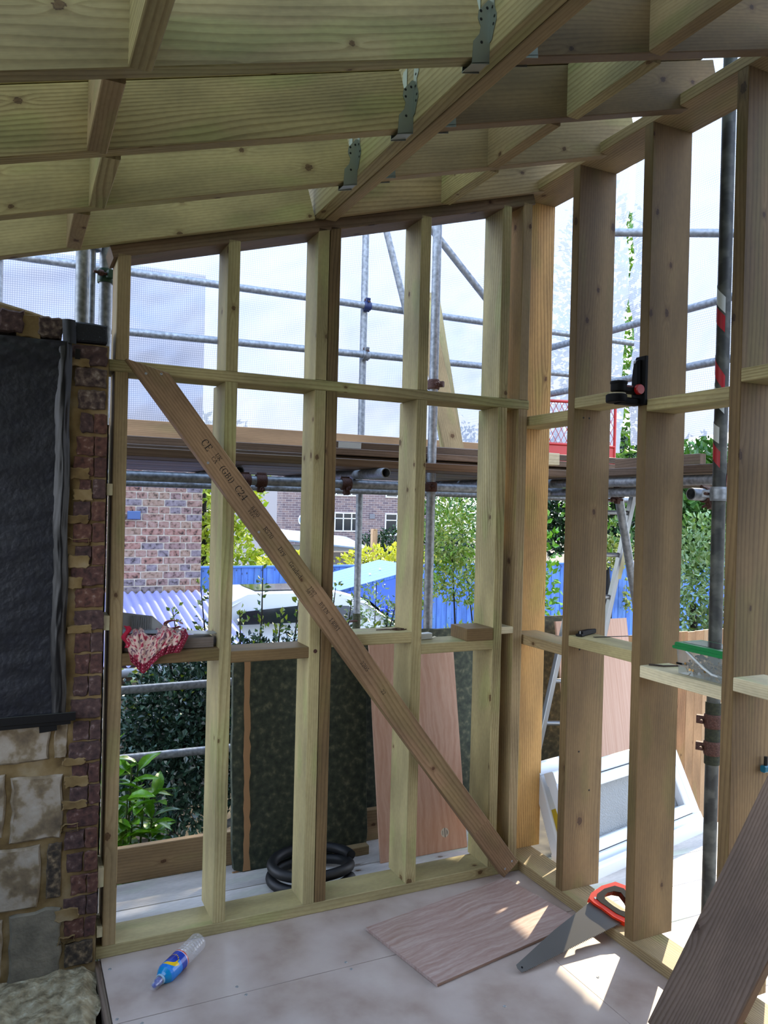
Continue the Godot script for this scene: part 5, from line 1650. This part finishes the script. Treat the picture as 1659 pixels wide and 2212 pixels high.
func screw_box() -> void:
	var t = thing("screw_tub", "clear plastic tub of screws with a green lid on the noggin", "tub", Vector3(0.085, 1.0665, 0.968))
	var hx = 0.058
	var hz = 0.100
	var st = new_st()
	for q in [[Vector3(-hx, 0, hz), Vector3(hx, 0, hz)], [Vector3(hx, 0, hz), Vector3(hx, 0, -hz)], [Vector3(hx, 0, -hz), Vector3(-hx, 0, -hz)], [Vector3(-hx, 0, -hz), Vector3(-hx, 0, hz)]]:
		var a: Vector3 = q[0] * 0.92
		var b: Vector3 = q[1] * 0.92
		quad(st, a, b, q[1] + Vector3(0, 0.092, 0), q[0] + Vector3(0, 0.092, 0))
	quad(st, Vector3(-hx, 0.001, -hz) * 0.92, Vector3(hx, 0.001, -hz) * 0.92, Vector3(hx, 0.001, hz) * 0.92, Vector3(-hx, 0.001, hz) * 0.92)
	var cm = plain(Color(0.62, 0.65, 0.64, 0.42), 0.15)
	cm.transparency = BaseMaterial3D.TRANSPARENCY_ALPHA
	inst(t, "tub_wall", st.commit(), cm)
	var green = plain(Color(0.04, 0.46, 0.23), 0.35)
	inst(t, "lid", board_mesh(0.125, 0.210, 0.020, 0.005), green, Transform3D(Basis(Vector3.RIGHT, PI / 2), Vector3(0, 0.100, 0)))
	inst(t, "lid_rim", board_mesh(0.135, 0.222, 0.011, 0.003), green, Transform3D(Basis(Vector3.RIGHT, PI / 2), Vector3(0, 0.092, 0)))
	inst(t, "lid_label", board_mesh(0.095, 0.150, 0.001, 0.0002), plain(Color(0.16, 0.14, 0.14), 0.15), Transform3D(Basis(Vector3.RIGHT, PI / 2), Vector3(0.005, 0.1106, -0.01)))
	inst(t, "label", board_mesh(0.09, 0.050, 0.0006, 0.0001), plain(Color(0.82, 0.82, 0.80), 0.6), Transform3D(Basis(), Vector3(0.024, 0.060, 0.0975)))
	text(t, "label_print", "CE", 0.017, Vector3(-0.006, 0.062, 0.0982), Basis(), M.black)
	for k in 5:
		inst(t, "label_print", board_mesh(0.045 - 0.008 * (k % 2), 0.0012, 0.0004, 0.0001), plain(Color(0.4, 0.4, 0.4)), Transform3D(Basis(), Vector3(0.040, 0.076 - 0.007 * k, 0.0980)))
	inst(t, "handle", tube_mesh([Vector3(-0.0595, 0.085, -0.055), Vector3(-0.0585, 0.040, 0.02), Vector3(-0.057, 0.024, 0.055), Vector3(-0.045, 0.019, 0.0975), Vector3(0.055, 0.022, 0.0985)], 0.0045, 8), plain(Color(0.78, 0.80, 0.80), 0.4))
	var c = new_st()
	for k in 210:
		var p = Vector3(rng.randf_range(-hx, hx) * 0.8, rng.randf_range(0.006, 0.044), rng.randf_range(-hz, hz) * 0.82)
		var d = rdir()
		add_tube(c, [p, p + d * 0.016], 0.0021, 5)
		add_tube(c, [p + d * 0.015, p + d * 0.017], 0.0045, 6)
	var cc = inst(t, "screws", c.commit(), plain(Color(0.60, 0.46, 0.26), 0.35, 0.7))
	cc.set_meta("kind", "stuff")
	var c2 = new_st()
	for k in 16:
		var p = Vector3(rng.randf_range(-hx, hx) * 0.75, rng.randf_range(0.03, 0.08), rng.randf_range(-hz, hz) * 0.8)
		add_tube(c2, [p, p + Vector3(rdir().x, 0.2, rdir().z) * 0.04], 0.004, 5)
	var c3 = inst(t, "fixings", c2.commit(), M.nail)
	c3.set_meta("kind", "stuff")
	var w = tube_mesh([Vector3(0.030, 1.0705, 0.735), Vector3(0.060, 1.0705, 0.775), Vector3(0.115, 1.072, 0.80)], 0.0035, 6)
	tag(inst(self, numbered("pencil"), w, plain(Color(0.20, 0.15, 0.11), 0.6)), "dark thin pencil lying beside the green lidded tub", "pencil")

func ledge_things() -> void:
	# black tool on the next noggin
	var k = thing("clamp_bar", "black steel tool lying on the noggin before the ladder", "tool", Vector3(0.03, 1.1125, 0.350))
	k.rotation.y = 0.42
	inst(k, "bar", board_mesh(0.16, 0.020, 0.022, 0.003), M.black, Transform3D(Basis(), Vector3(0.08, 0.0115, 0)))
	inst(k, "tip", board_mesh(0.03, 0.010, 0.030, 0.003), M.black, Transform3D(Basis(), Vector3(0.0, 0.006, 0)))
	inst(k, "pin", tube_mesh([Vector3(-0.004, 0.01, 0), Vector3(-0.004, 0.022, 0)], 0.003, 8), M.steel)
	inst(k, "strap", board_mesh(0.19, 0.001, 0.014, 0.0002), M.nail, Transform3D(Basis(Vector3.UP, -0.55), Vector3(0.10, 0.0012, 0.10)))
	# timber block, packet, wire
	var blk = timber(self, numbered("timber_block"), Vector3(-0.300, 1.0795, -0.072), Vector3(-0.170, 1.0795, -0.066), Vector3(0, 0, 1), 0.150, 0.053, M.brown[2], 0.002)
	tag(blk, "thick sawn timber block resting on the noggin near the corner", "block")
	var pk = thing("small_packet", "small white packet on the noggin beside the timber block", "packet", Vector3(-0.455, 1.0525, -0.105))
	inst(pk, "carton", board_mesh(0.062, 0.026, 0.034, 0.002), plain(Color(0.86, 0.86, 0.84), 0.5), Transform3D(Basis(Vector3.UP, 0.15), Vector3(0, 0.0135, 0)))
	inst(pk, "torn_flap", board_mesh(0.024, 0.001, 0.020, 0.0002), plain(Color(0.82, 0.76, 0.62), 0.6), Transform3D(Basis(Vector3.BACK, 0.3), Vector3(0.042, 0.006, 0.004)))
	var wr = []
	for j in 30:
		var a = j / 29.0 * TAU * 1.6
		wr.append(Vector3(-0.62 + 0.035 * cos(a) + j * 0.0012, 1.109 + 0.0015 * sin(a * 3.0), -0.062 + 0.016 * sin(a)))
	wr.append(Vector3(-0.705, 1.109, -0.07))
	tag(inst(self, numbered("wire_tie"), tube_mesh(wr, 0.0021, 6), M.rust), "rusty twisted wire lying on the noggin behind the brace", "wire")
	# offcut with the rag and the steel trowel
	tag(tbox(self, numbered("timber_offcut"), -1.733, -1.402, 1.0805, 1.119, -0.118, -0.028, 0, M.grey_wood), "grey timber offcut lying on the noggin under the rag", "offcut")
	var nz = FastNoiseLite.new()
	nz.seed = 31
	nz.frequency = 1.0
	nz.fractal_octaves = 3
	var rag = thing("rag", "crumpled cream floral rag with a crimson spotted hem on the noggin", "rag", Vector3(-1.73, 1.12, 0.0))
	var floral = img_tex(256, 256, func(x, y):
		var u = x / 256.0
		var v = y / 256.0
		var c = Color(0.78, 0.66, 0.60)
		var n = nz.get_noise_2d(u * 9.0, v * 9.0)
		if n > 0.34:
			c = Color(0.58, 0.16, 0.24)
		elif n > 0.20:
			c = Color(0.70, 0.40, 0.42)
		elif n < -0.3:
			c = Color(0.45, 0.30, 0.36)
		if v > 0.86 or (u > 0.88 and v > 0.3):
			c = Color(0.48, 0.07, 0.17)
			var dx = fmod(x, 12.0) - 6.0
			var dy = fmod(y, 12.0) - 6.0
			if dx * dx + dy * dy < 4.0:
				c = Color(0.85, 0.70, 0.70)
		return c)
	var fm = plain(Color.WHITE, 0.95)
	fm.albedo_texture = floral
	fm.cull_mode = BaseMaterial3D.CULL_DISABLED
	inst(rag, "cloth", grid_mesh(46, 46, func(u, v):
		var x = u * 0.235 + 0.02 * v * (0.3 - u)
		var hang = 0.055 + 0.065 * exp(-pow((u - 0.28) / 0.26, 2.0))
		var top = 0.13
		var l = v * (top + hang)
		var fold = nz.get_noise_2d(u * 5.0, v * 2.2) * 0.022 + 0.008 * sin(u * 34.0 + v * 5.0)
		if l < top:
			return Vector3(x, 0.010 + absf(fold) * 0.9 + 0.014 * sin(u * 7.0) * sin(u * 7.0), -0.115 + l)
		var dn = l - top
		return Vector3(x + dn * (0.28 - u) * 0.7, 0.012 + absf(fold) * exp(-dn * 30.0) - dn, 0.012 + 0.012 * (1.0 - exp(-dn * 40.0)) + absf(fold) * 0.8), 0.0015), fm)
	inst(rag, "cloth_tail", grid_mesh(20, 16, func(u, v):
		var a = u * TAU * 0.9
		return Vector3(0.185 + 0.03 * cos(a) + v * 0.02, 0.045 + 0.014 * sin(a) - v * 0.01, -0.10 - v * 0.04), 0.0015), fm)
	inst(rag, "hem", grid_mesh(14, 10, func(u, v): return Vector3(-0.002 + 0.02 * v + 0.008 * sin(u * 9.0), 0.06 - u * 0.075, 0.004 + 0.010 * sin(v * PI) + 0.01 * u), 0.0015), plain(Color(0.60, 0.05, 0.18), 0.95))
	var tr = thing("steel_trowel", "grey steel notched spreader plate lying on the rag", "trowel", Vector3(-1.735, 1.150, -0.075))
	tr.rotation = Vector3(0.05, 0.0, -0.055)
	var st = new_st()
	var blade = pv([0.0, -0.045, 0.0, 0.040, 0.20, 0.030, 0.352, 0.012])
	for j in 8:
		blade.append(Vector2(0.356, 0.010 - j * 0.005))
		blade.append(Vector2(0.350, 0.0075 - j * 0.005))
	blade.append(Vector2(0.33, -0.045))
	add_prism(st, blade, 0.0, 0.0012, 0.0, 1.0, Transform3D(Basis(Vector3.RIGHT, -PI / 2), Vector3.ZERO))
	inst(tr, "blade", st.commit(), plain(Color(0.62, 0.64, 0.66), 0.4, 0.7))
	var wing = pv([0.0, 0.0, 0.175, 0.0, 0.115, 0.050, 0.0, 0.062])
	inst(tr, "folded_back", prism_mesh(wing, 0.0, 0.0012), plain(Color(0.66, 0.67, 0.67), 0.5, 0.5), Transform3D(Basis(Vector3.RIGHT, -0.25), Vector3(0.004, 0.001, -0.030)))
	for j in 9:
		inst(tr, "rib", board_mesh(0.05, 0.004, 0.003, 0.0005), plain(Color(0.50, 0.51, 0.52), 0.5, 0.5), Transform3D(Basis(Vector3.RIGHT, -0.25) * Basis(Vector3.BACK, PI / 2), Vector3(0.045 + 0.008 * j, 0.028, -0.0275)))

func leaning_planks() -> void:
	var a = Vector3(-0.253, 0.0, 1.06)
	var b = Vector3(-0.05, 0.833, 1.307)
	var d = (b - a).normalized()
	var w = Vector3(0.16, 0.0, 1.0)
	w = (w - d * d.dot(w)).normalized()
	var t = timber(self, numbered("leaning_joist"), a + w * 0.11 + d * 0.03, b + w * 0.11 + d * 0.12, w, 0.22, 0.045, M.dark, 0.003)
	tag(t, "wide dark brown joist leaning against the right wall in the foreground", "timber")
	var a2 = a + Vector3(0.02, 0.0, 0.34)
	var b2 = b + Vector3(0.0, -0.1, 0.34)
	var t2 = timber(self, numbered("leaning_joist"), a2 + w * 0.08 + d * 0.03, b2 + w * 0.08, w, 0.15, 0.045, M.tan[3], 0.003)
	tag(t2, "paler leaning timber just behind the wide dark joist", "timber")
	var c = thing("teal_clamp", "small teal plastic clamp handle on the stud at the right edge", "clamp", Vector3(0.155, 0.79, 1.135))
	inst(c, "jaw", board_mesh(0.05, 0.022, 0.02, 0.004), plain(Color(0.05, 0.36, 0.44), 0.4), Transform3D(Basis(), Vector3(0.0, 0.011, 0.012)))
	inst(c, "screw", tube_mesh([Vector3(-0.012, 0.022, 0.012), Vector3(-0.012, 0.05, 0.012)], 0.006, 8), M.nail)
